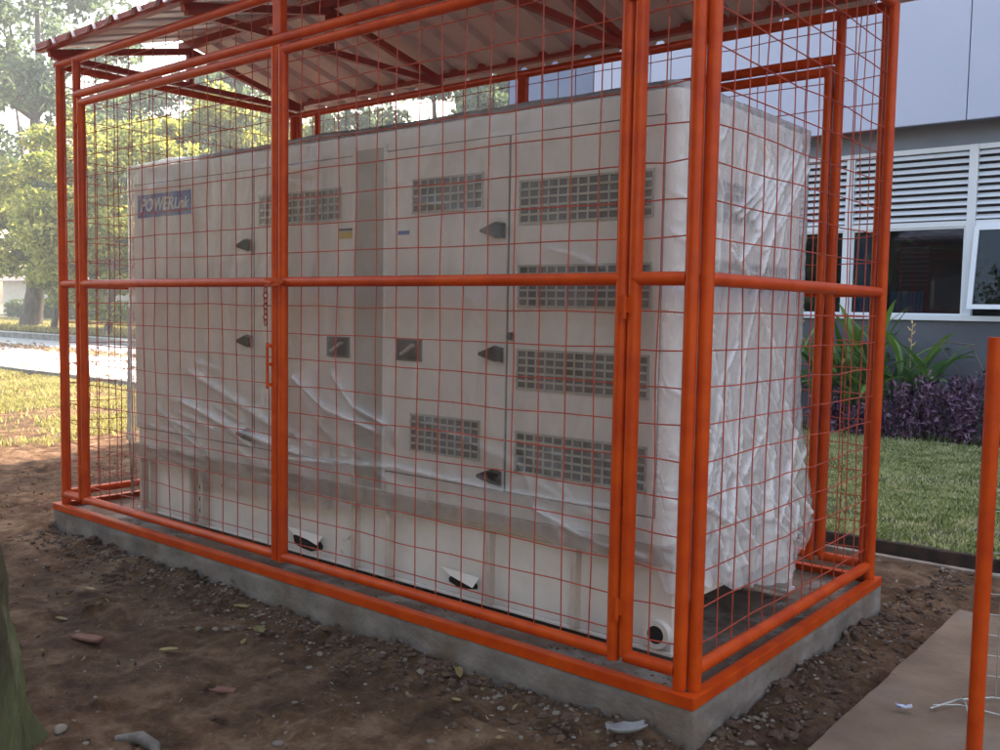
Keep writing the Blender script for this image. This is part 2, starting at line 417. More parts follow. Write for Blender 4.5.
# ------------------------------------------------------------------ generic scatter of small solids
def lumps(name, m, pts, seedscale=1, flat=.6):
    """irregular low stones"""
    base = []; ico_f = None
    t = (1 + 5 ** .5) / 2
    iv = np.array([(-1, t, 0), (1, t, 0), (-1, -t, 0), (1, -t, 0), (0, -1, t), (0, 1, t), (0, -1, -t), (0, 1, -t), (t, 0, -1), (t, 0, 1), (-t, 0, -1), (-t, 0, 1)]) / 1.9
    fi = np.array([(0, 11, 5), (0, 5, 1), (0, 1, 7), (0, 7, 10), (0, 10, 11), (1, 5, 9), (5, 11, 4), (11, 10, 2), (10, 7, 6), (7, 1, 8), (3, 9, 4), (3, 4, 2), (3, 2, 6), (3, 6, 8), (3, 8, 9), (4, 9, 5), (2, 4, 11), (6, 2, 10), (8, 6, 7), (9, 8, 1)])
    Vs, Fs = [], []
    for k, (x, y, z, s) in enumerate(pts):
        v = iv * rng.uniform(.65, 1.25, (12, 1)) * s * np.array([1, rng.uniform(.6, 1), flat * rng.uniform(.6, 1.2)])
        a = rng.uniform(0, 6.28); c, sn = math.cos(a), math.sin(a)
        v = np.stack([v[:, 0] * c - v[:, 1] * sn, v[:, 0] * sn + v[:, 1] * c, v[:, 2]], 1) + (x, y, z)
        Vs.append(v); Fs.append(fi + 12 * k)
    return mesh_np(name, np.concatenate(Vs), np.concatenate(Fs), m)
def scatter(n, fn):
    out = []
    while len(out) < n:
        q = fn()
        if q: out.append(q)
    return out
def by_slab():
    s = random.random()
    if s < .62:
        x = random.uniform(-L, .25); d = abs(random.gauss(0, .16)) + .01; y = -EE - d
    else:
        y = random.uniform(-.3, 3.0); d = abs(random.gauss(0, .15)) + .01; x = EE + d
        if x > .36: return None
    return (x, y, ground_z(x, y) + .002, random.choice([.006, .008, .008, .011, .016]) * random.uniform(.7, 1.2))
def open_soil():
    x = random.uniform(-7.5, .36); y = random.uniform(-3, 3)
    if -L - EE < x < EE and -EE < y < W + EE: return None
    if fbm(x * 2, y * 2, 11, 3) < .0 and random.random() < .75: return None
    return (x, y, ground_z(x, y), random.choice([.004, .005, .006, .008, .012]) * random.uniform(.7, 1.2))
tag(lumps('gravel', M['stone'], scatter(800, by_slab) + scatter(2600, open_soil)), 'pale grit and gravel scattered over brown soil', 'gravel', kind='stuff')
M['clod'] = mat('soil clod', (.10, .055, .034), (.05, .026, .016), rough=1, scale=30, bump=.6)
def clod():
    q = by_slab() if random.random() < .5 else open_soil()
    return q and (q[0], q[1], q[2], q[3] * random.uniform(.8, 2.2))
tag(lumps('soil_clods', M['clod'], scatter(2300, clod)), 'dark crumbly soil clods on the bare ground', 'soil clods', kind='stuff')
# individual larger stones
def stone(x, y, s, label, m='stone', fl=.5):
    o = lumps('stone', M[m], [(x, y, ground_z(x, y) + s * .2, s)], flat=fl)
    md = o.modifiers.new('sub', 'SUBSURF'); md.levels = md.render_levels = 2
    for p in o.data.polygons: p.use_smooth = True
    tag(o, label, 'stone')
stone(-1.655, -1.376, .034, 'pale rounded stone near the mossy tree trunk')
stone(-1.475, -1.38, .022, 'small grey stone right of the pale rounded one')
stone(-1.05, -.92, .03, 'whitish stone on the pale gritty patch in the foreground')
stone(-1.62, -.33, .016, 'small white stone in the soil midway along the slab front')
stone(-.62, -.62, .022, 'grey pebble lying on bare soil in front of the slab')
stone(.18, .12, .03, 'grey stone lying at the near right foot of the slab')
def flat_piece(name, cat, x, y, s, asp, ang, label, m, z=.012, curl=.25, lift=None):
    n = 9; vs = []; fs = []
    for i in range(n):
        t = -1 + 2 * i / (n - 1); w = asp * (1 - abs(t) ** 2.2) ** .8 if cat == 'leaf' else asp * (1 - .25 * abs(t) - .2 * random.random())
        for k in (-1, -.5, 0, .5, 1):
            vs.append((t * s, k * w * s, s * curl * (k * k * .8 * w / max(asp, .01) + .5 * t * t) + .002 * random.random()))
    c, sn = math.cos(ang), math.sin(ang); z0 = (lift if lift is not None else ground_z(x, y)) + z
    vs = [(x + a * c - d * sn, y + a * sn + d * c, z0 + e) for a, d, e in vs]
    fs = [(i * 5 + j, i * 5 + j + 1, (i + 1) * 5 + j + 1, (i + 1) * 5 + j) for i in range(n - 1) for j in range(4)]
    b = MB(); b.add(vs, fs, True); o = b.build(name, M[m])
    so = o.modifiers.new('thick', 'SOLIDIFY'); so.thickness = .0025 if cat == 'leaf' else .012 if cat == 'shard' else .003
    tag(o, label, cat); return o
flat_piece('fallen_leaf', 'leaf', -2.294, -.115 - .08, 0.0432, .3, .4, 'pale yellow dry leaf on soil under the slab edge', 'dryleaf')
flat_piece('fallen_leaf', 'leaf', -1.964, -.33, 0.0504, .5, -.3, 'rounded olive green leaf on the brown soil', 'brownleaf')
flat_piece('fallen_leaf', 'leaf', -1.90, -.46, 0.0324, .3, -.9, 'short yellow leaf just below the olive green one', 'dryleaf')
flat_piece('fallen_leaf', 'leaf', -.943, -.12, 0.054, .28, -.75, 'long yellow curled leaf near the slab on the right', 'dryleaf', curl=.5)
flat_piece('fallen_leaf', 'leaf', -2.035, -.737, 0.0396, .45, .9, 'cream dry leaf on soil left of the olive leaf', 'dryleaf', curl=.15)
flat_piece('fallen_leaf', 'leaf', -3.077, -.55, 0.036, .35, .3, 'pale leaf on the soil in the left foreground', 'dryleaf', curl=.2)
flat_piece('fallen_leaf', 'leaf', -2.75, -.85, 0.0432, .3, .2, 'thin brown leaf lying above the terracotta shard', 'brownleaf', curl=.2)
flat_piece('fallen_leaf', 'leaf', -.75, -.35, 0.0216, .5, .2, 'tiny yellowish leaf on soil near the cage corner', 'dryleaf', curl=.2)
flat_piece('terracotta_shard', 'shard', -2.4, -.902, .07, .5, .35, 'flat terracotta shard half sunk in the left soil', 'tile', z=.004, curl=.02)
flat_piece('terracotta_shard', 'shard', -1.55, -.80, .05, .45, .5, 'smaller terracotta shard near the foreground grit', 'tile', z=.004, curl=.02)
flat_piece('plastic_scrap', 'scrap', -.14, -.16, .07, .5, .9, 'crumpled whitish plastic scrap at the slab corner', 'scrap', z=.02, curl=.5)
flat_piece('plastic_scrap', 'scrap', .528, .652, .028, .5, .4, 'small crumpled blue and white wrapper on the path', 'bluescrap', lift=G + .035, z=.012, curl=.6)
b = MB(); b.tube([(.60, .72, G + .05), (.66, .86, G + .055), (.75, .98, G + .05), (.9, 1.02, G + .06)], .004, 6)
b.tube([(.60, .76, G + .05), (.68, .80, G + .06), (.82, .83, G + .05)], .003, 6)
b.tube([(.66, .90, G + .05), (.70, .80, G + .07), (.73, .72, G + .05)], .003, 6)
tag(b.build('wire_offcut', M['galv']), 'bent wire offcut lying on the concrete path', 'wire')
b = MB(); b.tube([(-1.47, -1.27, G - .01), (-1.38, -1.235, G + .010), (-1.29, -1.235, G + .008), (-1.20, -1.28, G - .02)], [.012, .022, .02, .01], 10)
tag(b.build('root_piece', M['bark_grey']), 'grey curved root surfacing at the bottom of the foreground', 'root')

# ------------------------------------------------------------------ slab
def slab_mesh():
    b = MB()
    X0, X1, Y0, Y1 = -L - EE, EE, -EE, W + EE
    n = 150
    ring = []
    for a in np.linspace(X0, X1, 140, endpoint=False): ring.append((a, Y0, 0, -1))
    for a in np.linspace(Y0, Y1, 60, endpoint=False): ring.append((X1, a, 1, 0))
    for a in np.linspace(X1, X0, 140, endpoint=False): ring.append((a, Y1, 0, 1))
    for a in np.linspace(Y1, Y0, 60, endpoint=False): ring.append((X0, a, -1, 0))
    zs = [0, -.008, -.03, -.05, -.07, -.09, -.11, -.15, -.35]; k = len(ring); vs = []
    for zi, z in enumerate(zs):
        for (x, y, nx_, ny_) in ring:
            d = (.006 * fbm(x * 3 + y, z * 8, y * 3, 4) + .004 * fbm(x * 14, y * 14, z * 20, 3)) if zi > 1 else -.003
            if zi > 4: d += .012 * max(0, fbm(x * 5, y * 5, z * 5, 3))
            if zi == 0: d = -.010
            vs.append((x + nx_ * d, y + ny_ * d, z - .001))
    fs = [(i * k + j, (i + 1) * k + j, (i + 1) * k + (j + 1) % k, i * k + (j + 1) % k) for i in range(len(zs) - 1) for j in range(k)]
    b.add(vs, fs, True); b.add(vs[:k], [tuple(range(k))])
    return b
tag(slab_mesh().build('concrete_slab', M['concrete']), 'low grey concrete plinth under the orange cage', 'plinth')
M['slabdirt'] = mat('dried mud film', (.20, .13, .095), (.10, .06, .042), rough=1, scale=5, bump=.8, bdist=.01, bscale=60, c3=(.26, .22, .19), s3=4, f3=(.5, .62))
xs_ = np.linspace(-L, 0, 160); ys_ = np.linspace(0.0, W, 60)
V_ = [(x, y, .0015 + .006 * max(0, fbm(x * 5, y * 5, 2, 4))) for y in ys_ for x in xs_]
tag(mesh_np('mud', V_, [(j * 160 + i, j * 160 + i + 1, (j + 1) * 160 + i + 1, (j + 1) * 160 + i) for j in range(59) for i in range(159)], M['slabdirt'], smooth=True), 'dried brown mud covering the top of the slab', 'mud', kind='stuff')
# dirt and off-cuts lying on the slab
pts = [(random.uniform(-L, -.03), random.choice([random.uniform(.02, .22), random.uniform(.0, 1.8)]), .0, random.uniform(.003, .010)) for _ in range(900)]
pts += [(random.uniform(-.2, .02), random.uniform(.02, 1.85), .0, random.uniform(.003, .010)) for _ in range(200)]
tag(lumps('slab_grit', M['clod'], pts), 'dirt and grit lying on top of the slab', 'grit', kind='stuff')

# ------------------------------------------------------------------ cage
cage = thing('generator_cage', 'orange welded pipe cage with red wire mesh and pitched metal roof', 'cage', (-L / 2, W / 2, 0))
RP = .0245
def pipe(name, pts, r=RP, parent=cage, m='orange'):
    b = MB(); b.tube(pts, r, 16); return b.build(name, M[m], parent)
# base angle on the slab edge
def angle_ring():
    b = MB(); t = .045; hgt = .038; th = .006; e = EE + .002; X0, X1, Y0, Y1 = -L - e, e, -e, W + e
    b.box(X0, X1, Y0, Y0 + t, hgt - th, hgt); b.box(X0, X1, Y1 - t, Y1, hgt - th, hgt)
    b.box(X0, X0 + t, Y0 + t, Y1 - t, hgt - th, hgt); b.box(X1 - t, X1, Y0 + t, Y1 - t, hgt - th, hgt)
    b.box(X0, X1, Y0, Y0 + th, -.004, hgt - th); b.box(X0, X1, Y1 - th, Y1, -.004, hgt - th)
    b.box(X0, X0 + th, Y0 + th, Y1 - th, -.004, hgt - th); b.box(X1 - th, X1, Y0 + th, Y1 - th, -.004, hgt - th)
    return b
angle_ring().build('base_angle', M['orange'], cage, bevel=.002)
for sx, X in ((1, 0.0), (-1, -L)):
    for sy, Y in ((-1, 0.0), (1, W)):
        pipe('corner_post', [(X - sx * .030, Y, .04), (X - sx * .030, Y, ZP)])
        pipe('corner_post', [(X + sx * .010, Y - sy * .030, .04), (X + sx * .010, Y - sy * .030, ZP)])
WR = .0027
def wires(name, parent, ax, c, lo, hi, zlo, zhi, jit=.003):
    """one welded mesh panel; verticals and horizontals on the cage-wide 0.13 m grid"""
    b = MB(); w = .1295
    k = math.ceil((lo + 10) / w); u = -10 + k * w
    def P(u, z, d=0): return (u, c + d, z) if ax == 'x' else (c + d, u, z)
    us = []
    while u < hi: us.append(u); u += w
    zs = [z for z in [.18 + i * .1283 for i in range(-1, 22)] if zlo < z < zhi]
    for u in us:
        pts = []
        nv = max(1, round((zhi - zlo) / .36)); j0 = jit if nv > 2 else .001
        for i in range(nv + 1):
            z = zlo + (zhi - zlo) * i / nv; pts.append(P(u + random.gauss(0, j0), z, random.gauss(0, j0 * 1.3)))
        b.tube(pts, WR, 5, False)
    for z in zs:
        pts = []; n = max(2, int((hi - lo) / .3) + 1)
        for i in range(n + 1):
            uu = lo + (hi - lo) * i / n; pts.append(P(uu, z + random.gauss(0, jit), .004 + random.gauss(0, jit * 1.3)))
        b.tube(pts, WR, 5, False)
    return b.build(name, M['wire'], parent)
for Y, s in ((0.0, 1), (W, -1)):
    hp = {}
    for X in (-H1 + .026, -L + H1 - .026):
        pipe('hinge_post', [(X, Y, ZL), (X, Y, ZP)])
    # fixed narrow panels
    for x0, x1 in ((-H1 + .026, -.048), (-L + .048, -L + H1 - .026)):
        for z in (ZL, ZM): pipe('side_rail', [(x0, Y, z), (x1, Y, z)])
        wires('wire_mesh', cage, 'x', Y + s * .01, x0, x1, ZL, ZP)
    pipe('top_rail', [(-L, Y, ZP), (0, Y, ZP)])
    pipe('lintel', [(-L + H1 - .026, Y, ZT + .028), (-H1 + .026, Y, ZT + .028)])
    b = MB(); b.box(-L / 2 - .032, -L / 2 + .032, Y - .02, Y + .02, ZT + .045, ZP - .015); b.build('centre_post', M['orange'], cage, bevel=.004)
    for x0, x1 in ((-L + H1, -L / 2 - .035), (-L / 2 + .035, -H1)): wires('wire_mesh', cage, 'x', Y + s * .01, x0, x1, ZT + .04, ZP)
    for a, c in ((-L + H1 + .026, -L / 2 - .027), (-L / 2 + .027, -H1 - .026)):
        fr = MB()
        for q in ((a, a), (c, c)): fr.tube([(q[0], Y, ZL - RP), (q[0], Y, ZT - .005)], RP, 16)
        for z in (ZL, ZM, ZT - .028): fr.tube([(a, Y, z), (c, Y, z)], RP * .97, 16)
        gate = fr.build('gate', M['orange'], cage)
        wires('wire_mesh', gate, 'x', Y + s * .01, a, c, ZL, ZT - .03)
        hx = -H1 if c > -L / 2 else -L + H1
        for z in (.28, 1.36, 2.45):
            h = MB(); h.tube([(hx, Y - s * .026, z - .035), (hx, Y - s * .026, z + .035)], .009, 10); h.tube([(hx, Y - s * .026, z - .0355), (hx, Y - s * .026, z - .05)], .011, 8)
            h.box(hx - .03, hx + .03, Y - s * .024 - .003, Y - s * .024 + .003, z - .028, z + .028)
            h.build('hinge', M['orange'], gate)
# latch, bolt and chain on the front gates
xg = -L / 2
b = MB(); b.tube([(xg - .045, -.04, .93), (xg - .045, -.04, 1.155)], .007, 10)
for z in (.95, 1.05, 1.14): b.box(xg - .045, xg - .02, -.045, -.028, z - .008, z + .008)
b.build('drop_bolt', M['orange'], cage)
b = MB(); b.box(xg - .07, xg + .05, -.036, -.028, ZM - .02, ZM + .02); b.tube([(xg - .05, -.05, ZM), (xg + .01, -.055, ZM - .005)], .008, 8)
b.tube([(xg + .07, -.03, ZM), (xg + .07, -.045, ZM)], .01, 8); b.build('latch_plate', M['orange'], cage)
b = MB()
for i in range(7):
    z = ZM - .04 - i * .026; a = (i % 2) * 1.3
    b.tube([(xg - .045 + .010 * math.cos(t) * math.cos(a), -.05 + .010 * math.cos(t) * math.sin(a), z + .017 * math.sin(t)) for t in np.linspace(0, 6.283, 11)], .003, 6, False)
b.build('chain', M['truss'], cage)
for X, s in ((0.0, -1), (-L, 1)):
    for z in (ZL, ZM, ZP): pipe('side_rail', [(X, .03, z), (X, W - .03, z)])
    wires('wire_mesh', cage, 'y', X + s * .01, .03, W - .03, ZL, ZP)
# trusses
RZ = 3.105
for X in (-L, -2 * L / 3, -L / 3, 0.0):
    b = MB(); o_ = .0
    b.bar((X, -.03, ZP + .052), (X, W + .03, ZP + .052), .04, .04)
    b.bar((X, W / 2, ZP + .073), (X, W / 2, RZ - .02), .04, .04, up=(0, 1, 0))
    b.bar((X, -.05, ZP + .065), (X, W / 2, RZ), .038, .042); b.bar((X, W + .05, ZP + .067), (X, W / 2 , RZ), .036, .042)
    b.build('truss', M['truss'], cage)
for y, z in ((-.06, ZP + .105), (W + .06, ZP + .105), (W / 2, RZ + .045)):
    b = MB(); b.bar((-L - .1, y, z), (.13, y, z), .045, .05); b.build('purlin', M['truss'], cage)
def roof_sheet(x0, x1, side, dz):
    """ribbed sheet from ridge to eave"""
    pitch = .25; prof = []
    k = math.floor(x0 / pitch)
    x = x0
    pts = []
    while k * pitch < x1 + pitch:
        c = k * pitch + .12
        for dx, h in ((-.045, 0), (-.022, .034), (.022, .034), (.045, 0)):
            if x0 < c + dx < x1: pts.append((c + dx, h))
        k += 1
    pts = [(x0, pts[0][1] if False else 0)] + pts + [(x1, 0)]
    if side < 0: yr, ye, = W / 2 + .01, -.12
    else: yr, ye = W / 2 - .01, W + .19
    zr, ze = RZ + .10, RZ + .10 - .285 * abs(ye - yr)
    ye += random.uniform(-.02, .02)
    n = len(pts); m_ = 9; vs = []
    for i in range(m_):
        t = i / (m_ - 1); y = yr + (ye - yr) * t; z = zr + (ze - zr) * t
        for (xx, h) in pts: vs.append((xx, y, z + h + dz + .004 * fbm(xx * 1.5, y * 2, 3, 2)))
    fs = [(i * n + j, i * n + j + 1, (i + 1) * n + j + 1, (i + 1) * n + j) for i in range(m_ - 1) for j in range(n - 1)]
    b = MB(); b.add(vs, fs); o = b.build('roof_sheet', M['roof'], cage)
    so = o.modifiers.new('thick', 'SOLIDIFY'); so.thickness = .0015; so.offset = 1
edges = [-4.58, -3.7, -2.75, -1.8, -.85, .16]
for i in range(5):
    for sd in (-1, 1): roof_sheet(edges[i] - .03, edges[i + 1], sd, .004 * (i % 2))
b = MB(); zr = RZ + .145
b.add([(-4.60, W / 2 - .16, zr - .045), (.17, W / 2 - .16, zr - .045), (.17, W / 2, zr), (-4.60, W / 2, zr), (.17, W / 2 + .16, zr - .045), (-4.60, W / 2 + .16, zr - .045)], [(0, 1, 2, 3), (3, 2, 4, 5)])
b.build('ridge_cap', M['roof'], cage)

# ------------------------------------------------------------------ generator
GX0, GX1, GY0, GY1, GZ = -4.0, -.215, .222, 1.40, 2.155
gen = thing('generator_set', 'large cream enclosed power generator inside the orange cage', 'generator', ((GX0 + GX1) / 2, (GY0 + GY1) / 2, 0))
def rounded_box(x0, x1, y0, y1, z0, z1, r=.05, n=5):
    ring = []
    for cx, cy, a0 in ((x1 - r, y0 + r, -90), (x1 - r, y1 - r, 0), (x0 + r, y1 - r, 90), (x0 + r, y0 + r, 180)):
        for i in range(n + 1):
            a = R(a0 + 90 * i / n); ring.append((cx + r * math.cos(a), cy + r * math.sin(a), cx, cy))
    k = len(ring); vs = []
    lv = [(z0, 0), (z0 + .01, 0), (z1 - .016, 0), (z1 - .012, .0005), (z1 - .003, .004), (z1, .012)]
    for z, ins in lv:
        for x, y, cx, cy in ring:
            f = 1 - ins / r; vs.append((cx + (x - cx) * f, cy + (y - cy) * f, z))
    fs = [(i * k + j, i * k + (j + 1) % k, (i + 1) * k + (j + 1) % k, (i + 1) * k + j) for i in range(len(lv) - 1) for j in range(k)]
    b = MB(); b.add(vs, fs, True); b.add(vs[-k:], [tuple(range(k))]); b.add(vs[:k], [tuple(range(k))[::-1]])
    return b
rounded_box(GX0, GX1, GY0, GY1, .46, GZ, .06).build('canopy', M['body'], gen)
b = MB(); b.box(GX0 + .3, -2.4, GY0 + .2, GY1 - .2, GZ, GZ + .05); b.build('roof_vent_cover', M['body'], gen, bevel=.015)
# dark door gaps then proud doors
yf = GY0
b = MB(); b.box(-3.985, -1.955, yf - .0025, yf + .01, .56, 2.06); b.box(-1.745, -.27, yf - .0025, yf + .01, .56, 2.06); b.build('door_surround', M['seam'], gen)
def door(x0, x1):
    b = MB(); b.box(x0, x1, yf - .008, yf + .003, .565, 2.055); return b.build('door', M['body'], gen, bevel=.004)
doors = [door(-3.98, -2.764), door(-2.752, -1.96), door(-1.738, -1.006), door(-.994, -.275)]
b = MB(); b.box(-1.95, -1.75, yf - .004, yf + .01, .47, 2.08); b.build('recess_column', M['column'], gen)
b = MB(); b.tube([(-1.958, yf - .006, .47), (-1.958, yf - .006, 2.09)], .010, 8); b.tube([(-1.742, yf - .006, .47), (-1.742, yf - .006, 2.09)], .010, 8); b.build('column_trim', M['body'], gen)
def vent(parent, x0, x1, z0, z1, y=yf - .008, ax='x', s=-1):
    def bx(b, u0, u1, v0, v1, d0, d1):
        if ax == 'x': b.box(u0, u1, y + min(s * d0, s * d1), y + max(s * d0, s * d1), v0, v1)
        else: b.box(y + min(s * d0, s * d1), y + max(s * d0, s * d1), u0, u1, v0, v1)
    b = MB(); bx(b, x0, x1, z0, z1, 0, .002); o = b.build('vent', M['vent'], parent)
    g_ = MB(); n = round((x1 - x0) / .048); m_ = round((z1 - z0) / .034)
    for i in range(n + 1):
        u = x0 + (x1 - x0) * i / n; bx(g_, u - .004, u + .004, z0 - .004, z1 + .004, .0025, .007)
    for j in range(m_ + 1):
        v = z0 + (z1 - z0) * j / m_; bx(g_, x0 - .004, x1 + .004, v - .0045, v + .0045, .003, .010)
    g_.build('grille', M['grille'], o)
vent(doors[1], -2.70, -2.05, 1.76, 1.91)
vent(doors[2], -1.556, -1.142, 1.765, 1.91); vent(doors[2], -1.556, -1.142, .684, .85)
for z0, z1 in ((1.69, 1.86), (1.35, 1.515), (1.01, 1.17), (.66, .825)): vent(doors[3], -.936, -.312, z0, z1)
vent(gen, .40, .86, 1.70, 1.85, y=GX1 + .001, ax='y', s=1); vent(gen, .48, 1.21, 1.43, 1.54, y=GX1 + .001, ax='y', s=1)
def handle(parent, x, z, s=1):
    b = MB()
    y = yf - .008
    b.tube([(x, y, z), (x, y - .012, z)], .032, 16)
    vs = [(x + .05, -.035), (x + .05, .03), (x, .04), (x - .075 * s, .008), (x - .075 * s, -.008), (x, -.03)]
    k = len(vs)
    b.add([(a, y - .012, z + c) for a, c in vs] + [(a, y - .035, z + c * .8) for a, c in vs], [tuple(range(k)), tuple(range(2 * k - 1, k - 1, -1))] + [(i, k + i, k + (i + 1) % k, (i + 1) % k) for i in range(k)])
    b.build('door_handle', M['black'], parent, bevel=.003)
for z in (1.655, 1.14, .63): handle(doors[0], -2.80, z)
for z in (1.665, 1.145, .62): handle(doors[2], -1.055, z)
b = MB(); b.tube([(-.985 + .012, yf - .008, 1.225), (-.973, yf - .02, 1.225)], .017, 12); b.build('lock', M['black'], doors[3])
def inset(parent, x0, x1, z0, z1):
    b = MB(); y = yf - .008; b.box(x0, x1, y - .002, y, z0, z1); o = b.build('latch_recess', M['black'], parent)
    b = MB(); b.box(x0 - .008, x0, y - .008, y, z0 - .008, z1 + .008); b.box(x1, x1 + .008, y - .008, y, z0 - .008, z1 + .008)
    b.box(x0, x1, y - .008, y, z1, z1 + .008); b.box(x0, x1, y - .008, y, z0 - .008, z0); b.build('bezel', M['vent'], o)
    b = MB(); b.bar((x0 + .03, y - .008, z0 + .02), (x1 - .04, y - .008, z1 - .02), .012, .03, up=(0, 1, 0)); b.build('pull_lever', M['column'], o)
inset(doors[1], -2.138, -1.99, 1.095, 1.18); inset(doors[2], -1.645, -1.50, 1.10, 1.188)
b = MB(); b.box(-2.072, -1.965, yf - .0095, yf - .0075, 1.665, 1.70); b.build('sticker', M['yellow'], doors[1])
b = MB(); b.box(-2.072, -1.965, yf - .0096, yf - .0076, 1.703, 1.715); b.build('sticker', M['black'], doors[1])
b = MB(); b.box(-1.654, -1.58, yf - .0095, yf - .0075, 1.69, 1.715); b.build('sticker', M['white'], doors[2])
b = MB(); b.box(-1.654, -1.58, yf - .0096, yf - .0076, 1.67, 1.688); b.build('sticker', M['logo_blue'], doors[2])
# name plate
b = MB(); b.box(-3.93, -3.35, yf - .012, yf - .0078, 1.855, 1.992); plate = b.build('name_plate', M['logo_blue'], doors[0], bevel=.002)
def text(s, size, x, y, z, m, parent, shear=.25, bold=.0, sx=1):
    c = bpy.data.curves.new('lettering', 'FONT'); c.body = s; c.size = size; c.extrude = .0015; c.shear = shear; c.offset = bold
    o = bpy.data.objects.new('tmp', c); COL.objects.link(o); bpy.context.view_layer.update()
    me = bpy.data.meshes.new_from_object(o.evaluated_get(bpy.context.evaluated_depsgraph_get()))
    bpy.data.objects.remove(o)
    o0 = ORIG[parent.name]; w = max(v.co.x for v in me.vertices)
    for v in me.vertices:
        a, c_, d = v.co; v.co = (x + a * sx - o0.x, y - d - o0.y, z + c_ - o0.z)
    me.materials.clear(); me.materials.append(m)
    me.flip_normals()
    t = bpy.data.objects.new('lettering', me); COL.objects.link(t); t.parent = parent; ORIG[t.name] = o0; return w * sx
w = text('POWER', .105, -3.895, yf - .0135, 1.893, M['white'], plate, bold=.0028, sx=1.0)
text('Link', .092, -3.895 + w + .004, yf - .0135, 1.893, M['white'], plate, bold=.0018, sx=.92)
b = MB(); b.box(-3.58, -3.38, yf - .0135, yf - .0122, 1.877, 1.884); b.build('underline', M['red'], plate)
# ledge and skid
b = MB(); b.box(GX0 - .02, GX1 + .03, GY0 - .012, GY1 + .012, .385, .459); b.build('ledge', M['band'], gen, bevel=.006)
b = MB(); b.box(GX0 + .02, GX1 + .02, GY0 + .012, GY0 + .07, .06, .384); b.box(GX0 + .02, GX1 + .02, GY1 - .07, GY1 - .012, .06, .384)
b.box(GX0 + .01, GX1 + .03, GY0, GY0 + .09, .045, .059); b.box(GX0 + .01, GX1 + .03, GY1 - .09, GY1, .045, .059)
b.build('skid_beam', M['skid'], gen, bevel=.003)
b = MB(); b.box(GX0 + .03, GX1 - .1, GY0 + .071, GY1 - .071, .30, .383); b.build('fuel_tank', M['skid'], gen)
b = MB(); b.box(GX1 - .03, GX1 + .015, GY0 + .071, GY1 - .071, .22, .384); b.build('end_plate', M['skid'], gen, bevel=.003)
for x in (-3.89, -3.79, -3.345, -3.23, -1.93, -1.69, -1.07, -.62):
    b = MB(); b.box(x - .012, x + .012, GY0 - .03, GY0 + .014, .062, .375); b.build('stiffener', M['band'], gen, bevel=.002)  # tan tone puts the shadow around the brackets into their colour
for x in (-3.295, -3.84):
    for z in (.13, .20, .27):
        b = MB(); b.tube([(x, GY0 + .0125, z), (x, GY0 + .010, z)], .018, 12); b.build('bolt_hole', M['hole_shade'], gen)
for x0, x1, z0, z1 in ((-2.45, -2.2, .075, .15), (-1.335, -1.15, .09, .145)):
    b = MB(); n = 14; vs = []
    for i in range(n):
        a = 2 * math.pi * i / n; k = 1 + .25 * fbm(math.cos(a) * 2, math.sin(a) * 2, x0, 2)
        vs.append(((x0 + x1) / 2 + (x1 - x0) / 2 * math.cos(a) * k, GY0 + .009, (z0 + z1) / 2 + (z1 - z0) / 2 * math.sin(a) * k))
    b.add(vs, [tuple(range(n))]); b.add([(x, y + .004, z) for x, y, z in vs], [tuple(range(n))])
    b.build('forklift_pocket', M['hole_shade'], gen)
    b = MB(); b.add([(x0 - .03, GY0 - .01, z1 + .03), (x1 + .02, GY0 - .008, z1 + .02), (x1, GY0 - .03, z1 - .025), (x1 - .08, GY0 - .022, z1 - .012), (x0 + .05, GY0 - .02, z1 + .0)], [(0, 4, 3, 2, 1)])
    b.build('torn_cover', M['skid'], gen)
b = MB(); b.tube([(-.245, GY0 + .012, .125), (-.245, GY0 - .02, .125)], .055, 24); lug = b.build('lifting_lug', M['skid'], gen, bevel=.003)
b = MB(); b.tube([(-.245, GY0 - .0195, .125), (-.245, GY0 - .0215, .125)], .034, 20); b.build('lug_hole', M['hole_shade'], lug)

